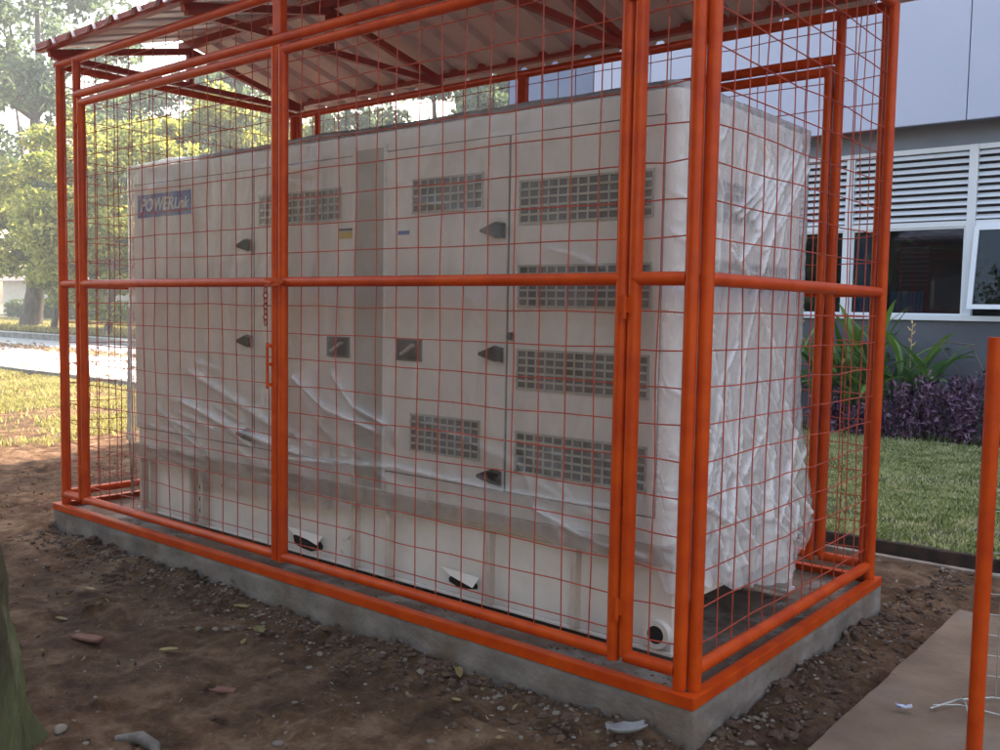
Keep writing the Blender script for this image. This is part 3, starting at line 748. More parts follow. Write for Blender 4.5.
# ------------------------------------------------------------------ plastic film
def film():
    x0, x1, y0, y1, zt = GX0 - .045, GX1 + .022, GY0 - .042, GY1 + .045, GZ + .008
    st = .016; ring = []; rr = .075
    def arc(cx, cy, a0):
        for i in range(7):
            a = R(a0 + 90 * i / 7); ring.append((cx + rr * math.cos(a), cy + rr * math.sin(a), math.cos(a), math.sin(a)))
    for a in np.arange(x0 + rr, x1 - rr, st): ring.append((a, y0, 0, -1))
    arc(x1 - rr, y0 + rr, -90)
    for a in np.arange(y0 + rr, y1 - rr, st * .5): ring.append((x1, a, 1, 0))
    arc(x1 - rr, y1 - rr, 0)
    for a in np.arange(x1 - rr, x0 + rr, -st * 3): ring.append((a, y1, 0, 1))
    arc(x0 + rr, y1 - rr, 90)
    for a in np.arange(y1 - rr, y0 + rr, -st * 2): ring.append((x0, a, -1, 0))
    arc(x0 + rr, y0 + rr, 180)
    k = len(ring); NZ = 200; vs = []; glint = []
    sideb = [(.1, .30), (.25, .30), (.36, .30), (.58, .24), (.8, .20), (1.09, .182), (1.34, .27), (1.46, .38), (1.6, .4)]
    S_f, S_s = [], []
    def seg(S, pts, w, a):
        for p, q in zip(pts[:-1], pts[1:]): S.append((p[0], p[1], q[0], q[1], w, a))
    for pts, w, a in (([(-2.35, .97), (-2.1, .83), (-1.75, .76)], .016, .022), ([(-2.05, 1.0), (-1.9, .86), (-1.66, .79)], .014, .02), ([(-3.4, .78), (-2.9, .66), (-2.3, .58)], .02, .018),
                      ([(-3.3, .95), (-2.5, .70)], .025, .014), ([(-2.5, .54), (-1.6, .60), (-1.0, .575), (-.35, .585)], .012, .016), ([(-.8, .53), (-.5, .44), (-.28, .42)], .014, .02),
                      ([(-3.95, 1.3), (-3.98, .5)], .02, .02), ([(-3.7, 2.02), (-3.2, 2.1)], .03, .012), ([(-1.5, 2.12), (-.9, 2.04), (-.3, 2.1)], .02, .014), ([(-.75, 1.58), (-.62, 1.55), (-.5, 1.5)], .01, .012),
                      ([(-2.9, 2.1), (-2.3, 2.02), (-1.95, 2.11)], .02, .012), ([(-.32, 2.1), (-.24, 1.2), (-.26, .5)], .02, .010)): seg(S_f, pts, w, a)
    for _ in range(70):
        u0_, z0_ = random.uniform(-4, -.2), random.choice([random.uniform(.42, .8), random.uniform(.42, 1.1), random.uniform(.5, 2.1)])
        ln = random.uniform(.12, .55); an = R(random.gauss(-22, 14)); seg(S_f, [(u0_, z0_), (u0_ + ln * math.cos(an) * .5, z0_ + ln * math.sin(an) * .6), (u0_ + ln * math.cos(an), z0_ + ln * math.sin(an))], random.uniform(.006, .016), random.uniform(.003, .009) * (1.5 if z0_ < .8 else .8))
    for pts, w, a in (([(.79, 2.14), (.92, 1.97), (.82, 1.84), (.64, 1.74)], .007, .016), ([(1.30, 2.10), (1.05, 1.86), (.88, 1.68), (.68, 1.54)], .007, .016), ([(1.36, 2.0), (1.1, 1.74), (.92, 1.6)], .006, .013), ([(.84, 2.13), (.97, 1.96), (.86, 1.82), (.68, 1.72)], .006, .014), ([(1.25, 2.1), (1.0, 1.86), (.84, 1.68)], .006, .014), ([(1.38, 2.1), (1.2, 1.88), (1.0, 1.68), (.9, 1.5)], .006, .014), ([(.62, 1.58), (.70, 1.52), (.84, 1.5)], .006, .014), ([(.4, 2.0), (.52, 1.8), (.5, 1.5)], .006, .01), ([(.3, .7), (.5, .52), (.62, .3)], .007, .016), ([(.9, .9), (1.05, .7), (1.0, .45)], .007, .014), ([(1.3, .8), (1.2, .6), (1.36, .42)], .007, .016),
                      ([(1.2, 2.12), (1.0, 1.9), (.8, 1.72)], .006, .013), ([(.6, 1.62), (.75, 1.52), (.8, 1.44)], .006, .014), ([(.55, 1.0), (.7, .7), (.9, .45)], .012, .014),
                      ([(.4, .6), (.6, .5), (.7, .32)], .014, .035), ([(.3, 1.4), (.42, .9), (.4, .5)], .02, .02)): seg(S_s, pts, w, a)
    for _ in range(60):
        u0_, z0_ = random.uniform(.22, 1.4), random.choice([random.uniform(.3, .8), random.uniform(.4, 2.1)])
        ln = random.uniform(.12, .6); an = R(random.choice([60, 115, 75, 140]) + random.gauss(0, 12)); seg(S_s, [(u0_, z0_), (u0_ + ln * math.cos(an), z0_ + ln * math.sin(an))], random.uniform(.004, .010), random.uniform(.006, .013))
    S_f = np.array(S_f); S_s = np.array(S_s)
    def fold_at(x, y, z, nx_, ny_):
        r = 0
        for S, u, wgt in ((S_f, x, max(0, -ny_)), (S_s, y, max(0, nx_))):
            if wgt < .05: continue
            ax, az, bx_, bz, w_, a_ = S.T
            dx, dz = bx_ - ax, bz - az; t_ = np.clip(((u - ax) * dx + (z - az) * dz) / (dx * dx + dz * dz), 0, 1)
            dd = np.hypot(u - ax - t_ * dx, z - az - t_ * dz)
            r += wgt * np.max(a_ * np.exp(-(dd / w_) ** 2) + a_ * .35 * np.exp(-(dd / (w_ * 3.5)) ** 2))
        return r
    for zi in range(NZ):
        t = zi / (NZ - 1)
        for (x, y, nx_, ny_) in ring:
            if nx_ > .5:
                zb = float(np.interp(y, [q[0] for q in sideb], [q[1] for q in sideb]))
            else: zb = .40 if ny_ < 0 else .35
            if ny_ < 0 and nx_ <= .5: zb = .36 - .05 * math.sin(x * 1.7)
            if nx_ < -.5: zb = .15
            zb += .03 * fbm(x * 3, y * 3, 5, 3) + .015 * fbm(x * 14, y * 14, 1, 2)
            z = zt - (zt - zb) * t
            u = x + y * 1.0
            # tension folds: ridged noise stretched along slanting directions
            side = max(0, nx_)
            a1 = .55 + .5 * side
            low = max(0, min(1, (1.05 - z) / .6))
            r3 = 1 - abs(noise.noise(Vector((u * 15 + z * 8, z * 13 - u * 4, 9)))) * 2
            fk = float(fold_at(x, y, z, nx_, ny_)) if nx_ > .05 or ny_ < -.05 else 0
            if z > 2.0: fk *= max(0, (2.12 - z) / .12) if z < 2.12 else 0
            glint.append((min(1, max(0, fk / (.030 - .016 * side) - .12)) ** 1.3, side))  # painted glint strength along folds, and end-face sheen weight
            d = fk + (.0012 + .003 * side + .003 * low) * max(0, r3) ** 2 + .006 * noise.noise(Vector((u * 1.3, z * 1.1, 2)))
            # slack and flare at the loose bottom edge
            fl = max(0, (z < .75) * (.75 - z) / .6) ** 2
            d += fl * (.0 + .12 * side) * (.6 + .7 * fbm(u * 2.2, z * 2, 3, 2))
            if nx_ > .5 and y > 1.0: d += .02 * low
            d = max(d, -.01)
            yo = 0
            if side > .5 and y > 1.2: yo = .10 * max(0, 1 - abs(z - .5) / .45) * ((y - 1.2) / .25)
            zz = z + (.010 * fbm(x * 1.3, y * 2, 3, 3) + .004 if t < .01 else 0)
            vs.append((x + nx_ * d * (1 if nx_ > .5 or z > .45 else .4), y + ny_ * d * (1 if z > .45 or ny_ > -.3 else .4) + yo, zz))
    fs = [(i * k + j, (i + 1) * k + j, (i + 1) * k + (j + 1) % k, i * k + (j + 1) % k) for i in range(NZ - 1) for j in range(k)]
    # top, gathered towards the middle in rings
    top = [list(range(k))]; cx, cy = (x0 + x1) / 2, (y0 + y1) / 2
    for ri, f in enumerate((.985, .95, .9, .82, .72, .6, .45, .3, .15, .02)):
        idx = []
        for (x, y, a, c) in ring:
            X = cx + (x - cx) * f; Y = cy + (y - cy) * f
            # keep the rings parallel to the box edge
            X = max(x0 + (1 - f) * .59, min(x1 - (1 - f) * .59, x)) if abs(x - cx) > 0 else x
            Z = zt + .004 + .012 * min(1, (1 - f) * 6) + .008 * (.5 + fbm(X * 2, Y * 3, 2, 3))
            if X < -3.3: Z += .03 * max(0, 1 - abs(X + 3.65) / .4) * min(1, (1 - f) * 8)
            idx.append(len(vs)); vs.append((X, Y, Z))
        top.append(idx)
    for a_, b_ in zip(top[:-1], top[1:]):
        for j in range(k): fs.append((a_[j], a_[(j + 1) % k], b_[(j + 1) % k], b_[j]))
    o = mesh_np('plastic_sheet', vs, fs, M['film'], smooth=True)
    ca = o.data.color_attributes.new('sky_glint', 'FLOAT_COLOR', 'POINT')
    glint += [(0, 0)] * (len(vs) - len(glint))
    ca.data.foreach_set('color', np.array([(a, b_, 0, 1) for a, b_ in glint], dtype=np.float32).ravel())
    tag(o, 'clear wrinkled plastic sheet wrapped around the cream generator', 'plastic sheet')
film()

# ------------------------------------------------------------------ foreground fence panel on the right
fen = thing('fence_panel', 'separate orange mesh fence panel cropped by right frame edge', 'fence', (.81, .43, G))
b = MB(); b.tube([(.81, .43, G + .03), (.81, .43, 1.275)], .0245, 18); b.build('post', M['orange'], fen)
for z in (-.10, 1.22):
    b = MB(); b.tube([(.81, .43, z), (2.3, .95, z)], .0225, 14); b.build('rail', M['orange'], fen)
b = MB(); b.tube([(2.3, .95, G), (2.3, .95, 1.245)], .028, 18); b.build('post', M['orange'], fen)
b = MB()
for i in range(1, 24):
    t = i / 24; b.tube([(.8 + 1.5 * t, .42 + .53 * t, .12), (.8 + 1.5 * t + random.gauss(0, .004), .42 + .53 * t, 1.19)], .0018, 5, False)
for i in range(1, 16):
    z = .12 + 1.07 * i / 16; b.tube([(.81, .43, z), (2.3, .95, z + random.gauss(0, .004))], .0018, 5, False)
b.build('wire_mesh', M['galv'], fen)

# ------------------------------------------------------------------ building on the right
BY = 9.6; UY = 9.3; XL = -6.75; XR = 16
bl = thing('office_building', 'pale panelled office building with louvres and dark windows behind the lawn', 'building', ((XL + XR) / 2, BY, G))
b = MB(); b.box(XL, XR, BY, BY + .2, G - .2, 1.29); b.build('wall', M['grey_wall'], bl)
b = MB(); b.box(XL + .01, XR, BY + .01, BY + .2, 3.42, 3.86); b.build('soffit_band', M['grey_band'], bl)
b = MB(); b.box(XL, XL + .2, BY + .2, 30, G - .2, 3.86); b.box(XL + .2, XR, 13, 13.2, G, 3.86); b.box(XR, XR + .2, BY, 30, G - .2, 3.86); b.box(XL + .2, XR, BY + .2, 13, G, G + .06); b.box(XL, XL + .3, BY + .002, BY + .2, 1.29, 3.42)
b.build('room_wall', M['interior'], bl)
b = MB(); b.box(XL, XR + .2, UY + .05, 30, 3.69, 18); b.build('upper_storey', M['grey_band'], bl)
xj = -1.45
js = [XL + .0, -1.45, 3.8, 9.05, 14.3, XR]
for i in range(len(js) - 1):
    for z0, z1 in ((3.665, 7.6), (7.61, 11.5), (11.51, 18)):
        b = MB(); b.box(js[i] + .006, js[i + 1] - .006, UY, UY + .048, z0, z1); b.build('cladding_panel', M['white_panel'], bl, bevel=.004)
b = MB(); b.box(-10.3, XL - .002, 11.6, 30, G - .2, 18); b.build('side_wing', M['bluewing'], bl)
b = MB(); b.box(XL + .3, XR, BY - .04, BY + .1, 1.292, 1.355); b.build('sill', M['alu'], bl, bevel=.004)
ms = [-5.79, -4.335, -2.88, -1.41, .045, 1.5, 2.955, 4.41, 5.87]
for i, x in enumerate(ms):
    b = MB(); b.box(x - .05, x + .05, BY - .02, BY + .08, 1.357, 3.42); b.build('mullion', M['alu'], bl, bevel=.003)
for i in range(len(ms) - 1):
    xa, xb = ms[i] + .052, ms[i + 1] - .052
    if ms[i] == -1.41:
        fr = MB(); a = R(-11); zt_, zb_ = 2.44, 1.42; hh = zt_ - zb_
        def T(x, d, y=0): # distance d below the top hinge
            return (x, BY - .03 - math.sin(R(11)) * d + y, zt_ - math.cos(R(11)) * d)
        t = .055
        def bx2(x0_, x1_, d0, d1):
            vs = [T(x, d, y) for x in (x0_, x1_) for d in (d0, d1) for y in (-.02, .02)]
            fr.add(vs, [(0, 1, 3, 2), (4, 6, 7, 5), (0, 4, 5, 1), (2, 3, 7, 6), (0, 2, 6, 4), (1, 5, 7, 3)])
        bx2(xa, xa + t, 0, hh); bx2(xb - t, xb, 0, hh); bx2(xa + t, xb - t, 0, t); bx2(xa + t, xb - t, hh - t, hh)
        win = fr.build('window', M['alu'], bl)
        pn = MB(); pn.add([T(xa + t, t), T(xb - t, t), T(xb - t, hh - t), T(xa + t, hh - t)], [(0, 1, 2, 3)]); pn.build('pane', M['glass'], win)
    else:
        fr = MB(); t = .022
        fr.box(xa, xa + t, BY, BY + .05, 1.357, 2.44); fr.box(xb - t, xb, BY, BY + .05, 1.357, 2.44); fr.box(xa + t, xb - t, BY, BY + .05, 1.357, 1.357 + t); fr.box(xa + t, xb - t, BY, BY + .05, 2.44 - t, 2.44)
        win = fr.build('window', M['alu'], bl)
        pn = MB(); pn.box(xa + t, xb - t, BY + .022, BY + .028, 1.357 + t, 2.44 - t); pn.build('pane', M['glass'], win)
    # louvre bank over each window
    lv = MB(); lv.box(xa, xb, BY - .01, BY + .06, 2.442, 2.51); lv.box(xa, xb, BY - .01, BY + .06, 3.36, 3.419)
    n = 10; pz = (3.36 - 2.51) / n
    for j in range(n):
        z = 2.51 + pz * (j + .5)
        vs = [(x, y, z + dz) for x in (xa, xb) for y, dz in ((BY - .015, -.022), (BY - .012, -.028), (BY + .05, .026), (BY + .047, .032))]
        lv.add(vs, [(0, 1, 2, 3), (7, 6, 5, 4), (0, 4, 5, 1), (1, 5, 6, 2), (2, 6, 7, 3), (3, 7, 4, 0)])
    lv.build('louvre', M['alu'], bl)
    lb = MB(); lb.box(xa, xb, BY + .1, BY + .12, 2.45, 3.41); lb.build('louvre_backing', M['interior'], bl)  # dark sheet stands in for the shade between the blades
# things seen through the glass
vs = []; n = 60
def curtain(x0, x1, y, z0, z1, m, nm, amp=.03):
    b = MB(); n = 40
    vs = [(x0 + (x1 - x0) * i / n, y + amp * math.sin(i * 1.5), z) for i in range(n + 1) for z in (z0, z1)]
    b.add(vs, [(2 * i, 2 * i + 2, 2 * i + 3, 2 * i + 1) for i in range(n)], True); return b.build(nm, M[m], bl)
curtain(-2.38, -1.98, BY + .25, 1.2, 1.66, 'teal', 'curtain'); curtain(-2.82, -2.62, BY + .12, 1.38, 2.4, 'blind', 'curtain', .004)
b = MB()
for i in range(9): b.box(-2.3, -1.95, BY + .3, BY + .32, 1.74 + i * .06, 1.745 + i * .06)
b.build('blind_slats', M['blind'], bl)

# ------------------------------------------------------------------ plants
def leaves_np(P, size, asp=.5, up=0.0, curl=True):
    """diamond leaves (two-face folded) at points P"""
    n = len(P); s = size * rng.uniform(.55, 1.35, n)
    d = rng.normal(size=(n, 3)); d[:, 2] += up; d /= np.linalg.norm(d, axis=1)[:, None]
    e = rng.normal(size=(n, 3)); e -= (e * d).sum(1)[:, None] * d; e /= np.linalg.norm(e, axis=1)[:, None]
    nn = np.cross(d, e)
    a = P - d * s[:, None]; c = P + d * s[:, None]
    l = P + e * (s * asp)[:, None] + nn * (s * .18)[:, None]; r = P - e * (s * asp)[:, None] + nn * (s * .18)[:, None]
    V = np.stack([a, l, c, r], 1).reshape(-1, 3); F = np.arange(4 * n).reshape(-1, 4)
    return V, F

def purple(x, y, w, h, label, n=1300):
    t = thing('purple_shrub', label, 'shrub', (x, y, G + .02), 'purple shrubs in the planting bed')
    b = MB(); tips = []
    for i in range(14):
        a = random.uniform(0, 6.28); r = w * random.uniform(.2, .9); hh = h * random.uniform(.6, 1.12) * (1 - .35 * (r / w) ** 2)
        tip = Vector((x + r * math.cos(a), y + r * .6 * math.sin(a), G + hh)); tips.append(tip)
        b.tube([(x + .1 * math.cos(a), y + .05 * math.sin(a), G), (tip.x * .6 + x * .4, tip.y * .6 + y * .4, G + hh * .5), tip], [.008, .006, .003], 5)
    b.build('stem', M['stem'], t)
    k = n // 14; P = []
    for tip in tips:
        u = rng.uniform(0.1, 1, k) ** .8; q = np.stack([x + (tip.x - x) * (.45 + .55 * u), y + (tip.y - y) * (.45 + .55 * u), G + (tip.z - G) * u], 1)
        P.append(q + rng.normal(0, .05, (k, 3)) * np.array([1, 1, .6]))
    P = np.concatenate(P); P[:, 2] = np.maximum(P[:, 2], G + .03)
    Vv, Ff = leaves_np(P, .042, .34, .7); mesh_np('foliage', Vv, Ff, M['purple'], t)
purple(-3.35, 8.75, .30, .62, 'purple shrub between generator and rear gate post')
purple(-2.80, 8.80, .30, .60, 'purple shrub seen between the rear gate post and corner post')
purple(-2.22, 8.72, .30, .58, 'low purple shrub just right of the rear corner post')
purple(-1.82, 8.70, .32, .66, 'purple shrub below the pink flower spike')
purple(-1.45, 8.72, .30, .85, 'tall purple shrub with upright tip in mid bed')
purple(-1.12, 8.66, .28, .80, 'purple shrub beside the right foreground orange post')
purple(-.70, 8.70, .34, .95, 'purple shrub right of the foreground orange post')
purple(-1.65, 9.1, .30, .62, 'purple shrub at the back against the grey wall')

def blade(b, p, az, el, ln, wd, droop, n=7):
    p = Vector(p); pts = []; d = Vector((math.cos(az) * math.cos(el), math.sin(az) * math.cos(el), math.sin(el)))
    side = Vector((-math.sin(az), math.cos(az), 0)); q = p.copy(); vs = []
    for i in range(n + 1):
        t = i / n; w = wd * (math.sin(math.pi * min(1, t * .92 + .06)) ** .7) * (1 - t * .3) if i < n else 0.001
        fold = Vector((0, 0, w * .25))
        vs += [q - side * w / 2 + fold, q, q + side * w / 2 + fold]
        q = q + d * (ln / n); d = (d + Vector((0, 0, -droop / n))).normalized()
    fs = []
    for i in range(n):
        for j in (0, 1): fs.append((i * 3 + j, i * 3 + j + 1, (i + 1) * 3 + j + 1, (i + 1) * 3 + j))
    b.add(vs, fs, True)
def lance_plant(x, y, h, n, label, flower=None, fh=1.2, fx=.1, spread=.55):
    t = thing('lance_leaved_plant', label, 'plant', (x, y, G + .02), 'tall green plants in the planting bed')
    st = MB(); fo = MB()
    for i in range(n):
        a = 6.28 * i / n + random.uniform(-.4, .4); lean = random.uniform(.03, .14)
        base = Vector((x + random.gauss(0, .05), y + random.gauss(0, .04), G)); hh = h * random.uniform(.35, .72)
        top = base + Vector((math.cos(a) * lean, math.sin(a) * lean, hh))
        st.tube([base, (base + top) / 2 + Vector((0, 0, .02)), top], [.011, .009, .006], 6)
        for k in range(3):
            q = base.lerp(top, .45 + .27 * k)
            blade(fo, q, a + random.uniform(-.9, .9) + (k % 2) * 2.6, random.uniform(.5, 1.25), h * random.uniform(.36, spread), random.uniform(.07, .12), random.uniform(.5, 1.6))
    st.build('stem', M['stem'], t); fo.build('foliage', M['lance'], t)
    if flower:
        b = MB(); b.tube([(x + fx, y - .1, G + .3), (x + fx + .01, y - .12, fh - .1), (x + fx + .02, y - .13, fh + .02)], [.006, .005, .004], 6)
        for k in range(7):
            z = fh - .24 + k * .045; a = k * 2.4
            p0 = Vector((x + fx + .01, y - .12, z)); p1 = p0 + Vector((math.cos(a) * .055, math.sin(a) * .03, .055))
            b.tube([p0, (p0 + p1) / 2 + Vector((0, 0, -.006)), p1], [.007, .013, .002], 6)
        b.build('flower_spike', M[flower], t)
lance_plant(-3.32, 9.05, 1.55, 7, 'tall green plant with yellow flower spike beside the generator', 'yellowflower', 1.46, .10)
lance_plant(-2.93, 9.1, 1.30, 8, 'green plant below window between rear cage posts', 'yellowflower', .35, .05)
lance_plant(-2.60, 9.1, 1.35, 8, 'dark leaved plant hugging the rear corner post')
lance_plant(-2.22, 8.85, 1.6, 8, 'broad leaved green plant right of the rear corner post')
lance_plant(-1.86, 9.15, 1.25, 6, 'green plant with pink and cream flower spike under the window', 'pinkflower', 1.22, -.02, .6)
lance_plant(-1.62, 8.95, 1.25, 6, 'shorter bright green plant with one long slanting leaf', spread=.75)
lance_plant(-2.0, 8.85, 1.35, 7, 'arching green plant in front of the grey wall left of the pink flower', spread=.7)
lance_plant(-2.45, 8.85, 1.5, 8, 'dark arching plant immediately right of the rear corner post', spread=.7)
b = MB(); b.tube([(-1.02, 9.0, G), (-1.05, 9.0, .7), (-1.2, 8.98, 1.02), (-1.42, 8.97, 1.04), (-1.60, 8.95, 1.02)], [.016, .014, .012, .009, .004], 8)
b.tube([(-1.55, 8.96, 1.03), (-1.43, 8.96, .86), (-1.30, 8.95, .70)], [.006, .005, .003], 6)
tag(b.build('bare_branch', M['bark_grey']), 'dry bent branch arching over the purple shrubs by the wall', 'branch')

# ------------------------------------------------------------------ trees
def tree(name, label, x, y, h, tr, crown, m, nleaf, lsize, bark='bark_grey', clump=(.5, .9), ncl=60, asp=.5, up=0, gaps=.0, lean=(0, 0), z0=G, branches=16):
    """crown: (cx,cy,cz,rx,ry,rz)"""
    t = thing(name, label, 'tree', (x, y, z0))
    cx, cy, cz, rx, ry, rz = crown
    b = MB(); top = Vector((cx, cy, cz + rz * .5)); pts = []; rs = []
    for i in range(9):
        u = i / 8; p = Vector((x, y, z0 - .1)).lerp(top, u); p += Vector((.15 * fbm(u * 3, x, 1, 2), .15 * fbm(u * 3, y, 5, 2), 0)) * (h / 8)
        if i == 0: p = Vector((x, y, z0 - .1))
        pts.append(p); rs.append(tr * (1.25 if i == 0 else 1) * (1 - .8 * u))
    b.tube(pts, rs, 12); b.build('trunk', M[bark], t)
    C = []
    while len(C) < ncl:
        q = rng.uniform(-1, 1, 3); r = np.linalg.norm(q)
        if r > 1 or r < .35: continue
        q = q * (1 + .25 * noise.noise(Vector((q[0] * 2, q[1] * 2, q[2] * 2 + x))))
        C.append((cx + q[0] * rx, cy + q[1] * ry, cz + q[2] * rz))
    C = np.array(C)
    lb = MB()
    for i in range(min(branches, ncl)):
        c = Vector(C[i]); k = min(7, max(2, int(8 * random.uniform(.35, .85)))); s = pts[k]
        mid = s.lerp(c, .5) + Vector((0, 0, -.1 * (c - s).length * random.uniform(-.5, 1)))
        lb.tube([s, mid, c], [rs[k] * .5, rs[k] * .28, rs[k] * .08], 6)
    lb.build('limb', M[bark], t)
    w = rng.uniform(.4, 1.6, ncl); w /= w.sum(); cnt = (w * nleaf).astype(int); P = []
    for c, k in zip(C, cnt):
        cs = rng.uniform(*clump)
        q = rng.normal(size=(k, 3)); q /= np.linalg.norm(q, axis=1)[:, None]; q *= (rng.uniform(0, 1, k) ** .45)[:, None] * cs * np.array([1.15, 1.15, .62])
        q[:, 2] -= .25 * (q[:, 0] ** 2 + q[:, 1] ** 2) / cs
        P.append(c + q)
    P = np.concatenate(P); Vv, Ff = leaves_np(P, lsize, asp, up); mesh_np('crown', Vv, Ff, M[m], t)
    return t
tree('background_tree', 'tall cool green tree with thick grey trunk across the road at far left', -44.6, 17.5, 19, .45, (-45.5, 18.5, 12.6, 7.0, 7.0, 7.2), 'tree_blue', 26000, .19, ncl=70, clump=(.9, 1.7))
tree('background_tree', 'yellow green bushy tree behind the left cage posts', -33.4, 15.4, 9, .16, (-33.0, 16.2, 4.9, 4.6, 4.2, 3.9), 'tree_yellow', 30000, .13, ncl=80, clump=(.5, 1.1))
tree('background_tree', 'low bright yellow green tree at the left picture edge', -39.5, 16.2, 7, .14, (-39.0, 16.8, 4.6, 4.2, 4, 3.2), 'tree_yellow', 20000, .14, ncl=55, clump=(.5, 1.1))
tree('background_tree', 'sunlit yellow tree seen under the left roof gable', -33, 22, 11, .2, (-33, 22, 7.2, 4.4, 4, 3.4), 'tree_yellow', 16000, .14, ncl=45, clump=(.6, 1.2))
tree('background_tree', 'dark green tree rising behind the yellow green one', -36, 24.5, 15, .3, (-38, 25, 11, 4.6, 4.6, 4.2), 'tree_blue', 14000, .17, ncl=40, clump=(.8, 1.4))
tree('background_tree', 'blue green tree visible between generator top and roof eave', -27.5, 27.5, 15, .3, (-27.5, 27.5, 9.5, 5.2, 5, 4.6), 'tree_blue', 20000, .16, ncl=60, clump=(.6, 1.3))
tree('background_tree', 'dark tree beside the slate blue building wing', -20.5, 27.5, 15, .3, (-21.5, 27.5, 10, 4.2, 4.5, 4.6), 'tree_blue', 18000, .16, ncl=50, clump=(.6, 1.3))
# big tree in the left foreground: its trunk enters the frame, its crown spreads overhead
ft = thing('foreground_tree', 'mossy leaning tree trunk at the lower left corner', 'tree', (-1.66, -1.70, G))
def trunk_mesh():
    b = MB(); n = 90; m_ = 160; vs = []
    for i in range(m_):
        u = i / (m_ - 1); z = G - .06 + u * 5.0
        r = .20 + .03 * math.exp(-(z - G) / .25) - .012 * (z - G)
        cx = -1.68 - .035 * (z - G); cy = -1.715 - .05 * (z - G)
        for j in range(n):
            a = 2 * math.pi * j / n
            rr = r * (1 + .13 * fbm(math.cos(a) * 1.5, math.sin(a) * 1.5, z * 1.8, 4) + .05 * fbm(math.cos(a) * 5, math.sin(a) * 5, z * 7, 3) + .25 * math.exp(-(z - G) / .12) * max(0, math.sin(a * 4 + 1)))
            vs.append((cx + rr * math.cos(a), cy + rr * math.sin(a), z))
    b.add(vs, [(i * n + j, i * n + (j + 1) % n, (i + 1) * n + (j + 1) % n, (i + 1) * n + j) for i in range(m_ - 1) for j in range(n)], True)
    return b
trunk_mesh().build('trunk', M['bark'], ft)
C = [(-2.5 + rng.uniform(-2.6, 2.6), -3.4 + rng.uniform(-2.6, 2.4), rng.uniform(4.2, 7.5)) for _ in range(24)]
P = np.concatenate([np.array(c) + rng.normal(0, .42, (260, 3)) for c in C]); Vv, Ff = leaves_np(P, .09, .5); mesh_np('crown', Vv, Ff, M['tree_dark'], ft)
b = MB()
for c in C[:14]: b.tube([(-2.4, -2.45, 4.2), ((-2.4 + c[0]) / 2, (-2.45 + c[1]) / 2, (4.5 + c[2]) / 2), c], [.08, .05, .015], 7)
b.build('limb', M['bark'], ft)

for k, (tx, ty, lab) in enumerate(((-13, -12, 'leafy tree behind the viewer mirrored in the left windows'), (-6.5, -14, 'leafy tree behind the viewer mirrored in the middle windows'), (0.5, -13, 'leafy tree behind the viewer mirrored in the open casement'))):
    tree('background_tree', lab, tx, ty, 9, .2, (tx, ty, 4.3, 4.6, 3.2, 4.4), 'tree_dark', 7000, .26, ncl=60, clump=(.8, 1.5))
# hedge and a low house far across the road
hd = thing('hedge', 'clipped dark hedge beyond the verge at far left', 'hedge', (-52, 27, G + .2))
P = np.stack([rng.uniform(-75, -28, 26000), 27 + rng.uniform(-.8, .8, 26000), G + .2 + rng.uniform(0, 1, 26000) ** .6 * 1.25], 1); P[:, 1] += (P[:, 0] + 52) * -.12
P[:, 2] += .15 * np.sin(P[:, 0] * 1.7) * (P[:, 2] > .7)
Vv, Ff = leaves_np(P, .13, .5); mesh_np('foliage', Vv, Ff, M['hedge'], hd)
hs = thing('low_house', 'distant cream single storey house behind the hedge', 'house', (-70, 40, G))
b = MB(); b.box(-92, -50, 36, 44, G, 3.2); b.build('wall', M['housewall'], hs)
b = MB(); b.add([(-93, 35, 3.2), (-49, 35, 3.2), (-49, 45, 3.2), (-93, 45, 3.2), (-91, 40, 5.4), (-51, 40, 5.4)], [(0, 1, 5, 4), (2, 3, 4, 5), (1, 2, 5), (3, 0, 4), (3, 2, 1, 0)]); b.build('roof', M['houseroof'], hs)
for x in (-86, -79, -72, -65, -58):
    b = MB(); b.box(x - .9, x + .9, 35.93, 36.02, .9, 2.3); wf = b.build('window', M['alu'], hs)
    b = MB(); b.box(x - .8, x + .8, 35.90, 35.928, 1.0, 2.2); b.build('pane', M['black'], wf)
tree('background_tree', 'dark backdrop tree left of the distant house', -62, 30, 14, .3, (-62, 31, 6.4, 7, 4, 5.2), 'tree_dark', 14000, .24, ncl=45, clump=(.9, 1.7))
tree('background_tree', 'dark backdrop tree behind the yellow green trees', -48, 33, 14, .3, (-48, 33, 6.6, 7, 4, 5.4), 'tree_dark', 14000, .24, ncl=45, clump=(.9, 1.7))
# leaf litter on the road
n = 1500; P = np.stack([rng.uniform(-45, -13, n), 10.4 + rng.normal(0, .3, n), np.full(n, G + .03)], 1)
P2 = np.stack([rng.uniform(-45, -13, 260), rng.uniform(6, 13.4, 260), np.full(260, G + .03)], 1)
Vv, Ff = leaves_np(np.concatenate([P, P2]), .10, .5); tag(mesh_np('leaf_litter', Vv, Ff, M['litter']), 'rust brown fallen leaves in a strip across the pale road', 'leaf litter', kind='stuff')
P = []
while len(P) < 1800:
    x = random.uniform(-7, .3); y = random.uniform(-2.8, 2.9)
    if -L - .06 < x < .06 and -.06 < y < W + .06: continue
    if fbm(x * 1.3, y * 1.3, 21, 3) < .05 and random.random() < .8: continue
    P.append((x, y, ground_z(x, y) + .012))
M['dead'] = leaf_mat('crumbled brown leaves', [(.03, .016, .01), (.07, .038, .02), (.13, .075, .035), (.26, .19, .10)], .1, .8, 5)
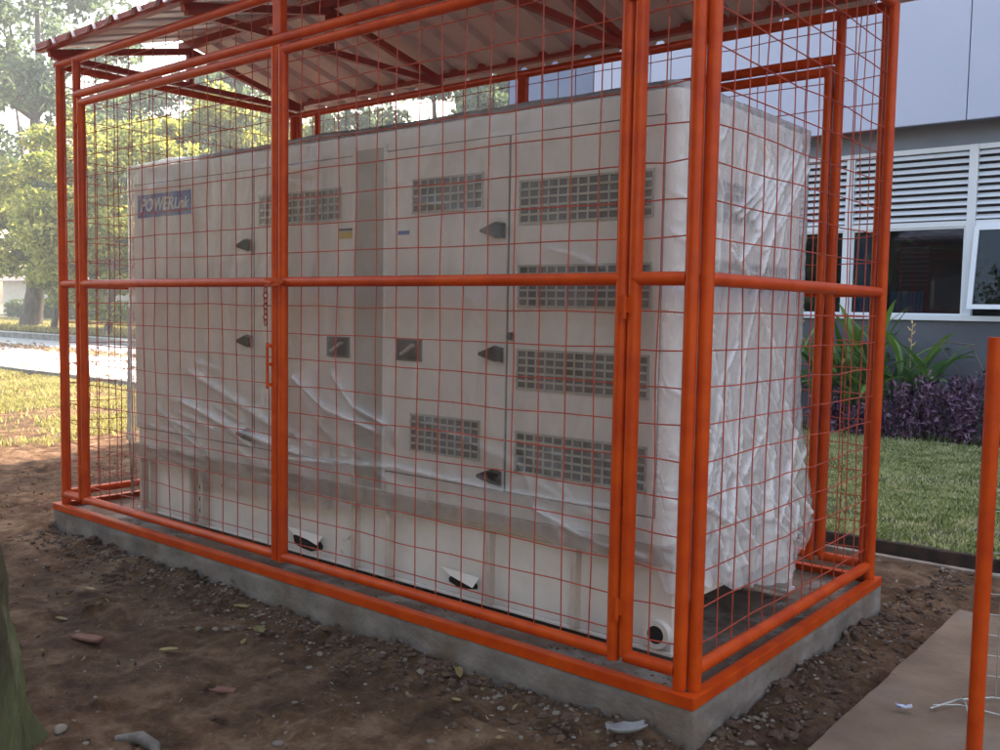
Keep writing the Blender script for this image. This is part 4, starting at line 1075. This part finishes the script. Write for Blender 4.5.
Vv, Ff = leaves_np(np.array(P), .015, .4); tag(mesh_np('dead_leaves', Vv, Ff, M['dead']), 'small crumbled dead leaves on the bare soil', 'leaf litter', kind='stuff')

b = MB(); b.box(-130, 60, -40, 75, G - 1.2, 24)  # added air volume imitating the milky look of lens glare
hz = bpy.data.materials.new('lens glare air volume'); hz.use_nodes = True; hn = hz.node_tree; hn.nodes.clear()
ho = hn.nodes.new('ShaderNodeOutputMaterial'); hv = hn.nodes.new('ShaderNodeVolumePrincipled')
hv.inputs['Color'].default_value = (.85, .9, 1, 1); hv.inputs['Density'].default_value = .0022; hv.inputs['Anisotropy'].default_value = .35
hn.links.new(hv.outputs[0], ho.inputs['Volume'])
tag(b.build('veil', hz), 'added pale haze in the air over the whole place', 'veil', kind='stuff')
# ------------------------------------------------------------------ light
EL, AZX, AZY = 50, -.28, 1.0
w = bpy.data.worlds.new('World'); scn.world = w; w.use_nodes = True; nt = w.node_tree
sky = nt.nodes.new('ShaderNodeTexSky'); sky.sky_type = 'NISHITA'; sky.sun_disc = False
sky.sun_elevation = R(EL); sky.sun_rotation = math.atan2(AZX, AZY); sky.air_density = 1.6; sky.dust_density = 3.5; sky.ozone_density = 1
nt.links.new(sky.outputs[0], nt.nodes['Background'].inputs[0]); nt.nodes['Background'].inputs[1].default_value = .13
sl = bpy.data.lights.new('sun', 'SUN'); sl.energy = 4; sl.angle = R(.6); sl.color = (1, .95, .87)
so = bpy.data.objects.new('sun', sl); COL.objects.link(so)
d = Vector((AZX, AZY, 0)).normalized() * math.cos(R(EL)) + Vector((0, 0, math.sin(R(EL))))
so.rotation_euler = d.to_track_quat('Z', 'Y').to_euler()
vs_ = scn.view_settings; vs_.view_transform = 'Standard'; vs_.look = 'None'; vs_.gamma = 1; vs_.exposure = 2.15; vs_.use_curve_mapping = False
vs_.use_white_balance = True; vs_.white_balance_temperature = 7300; vs_.white_balance_tint = 13
scn.cycles.transparent_max_bounces = 16; scn.cycles.max_bounces = 8
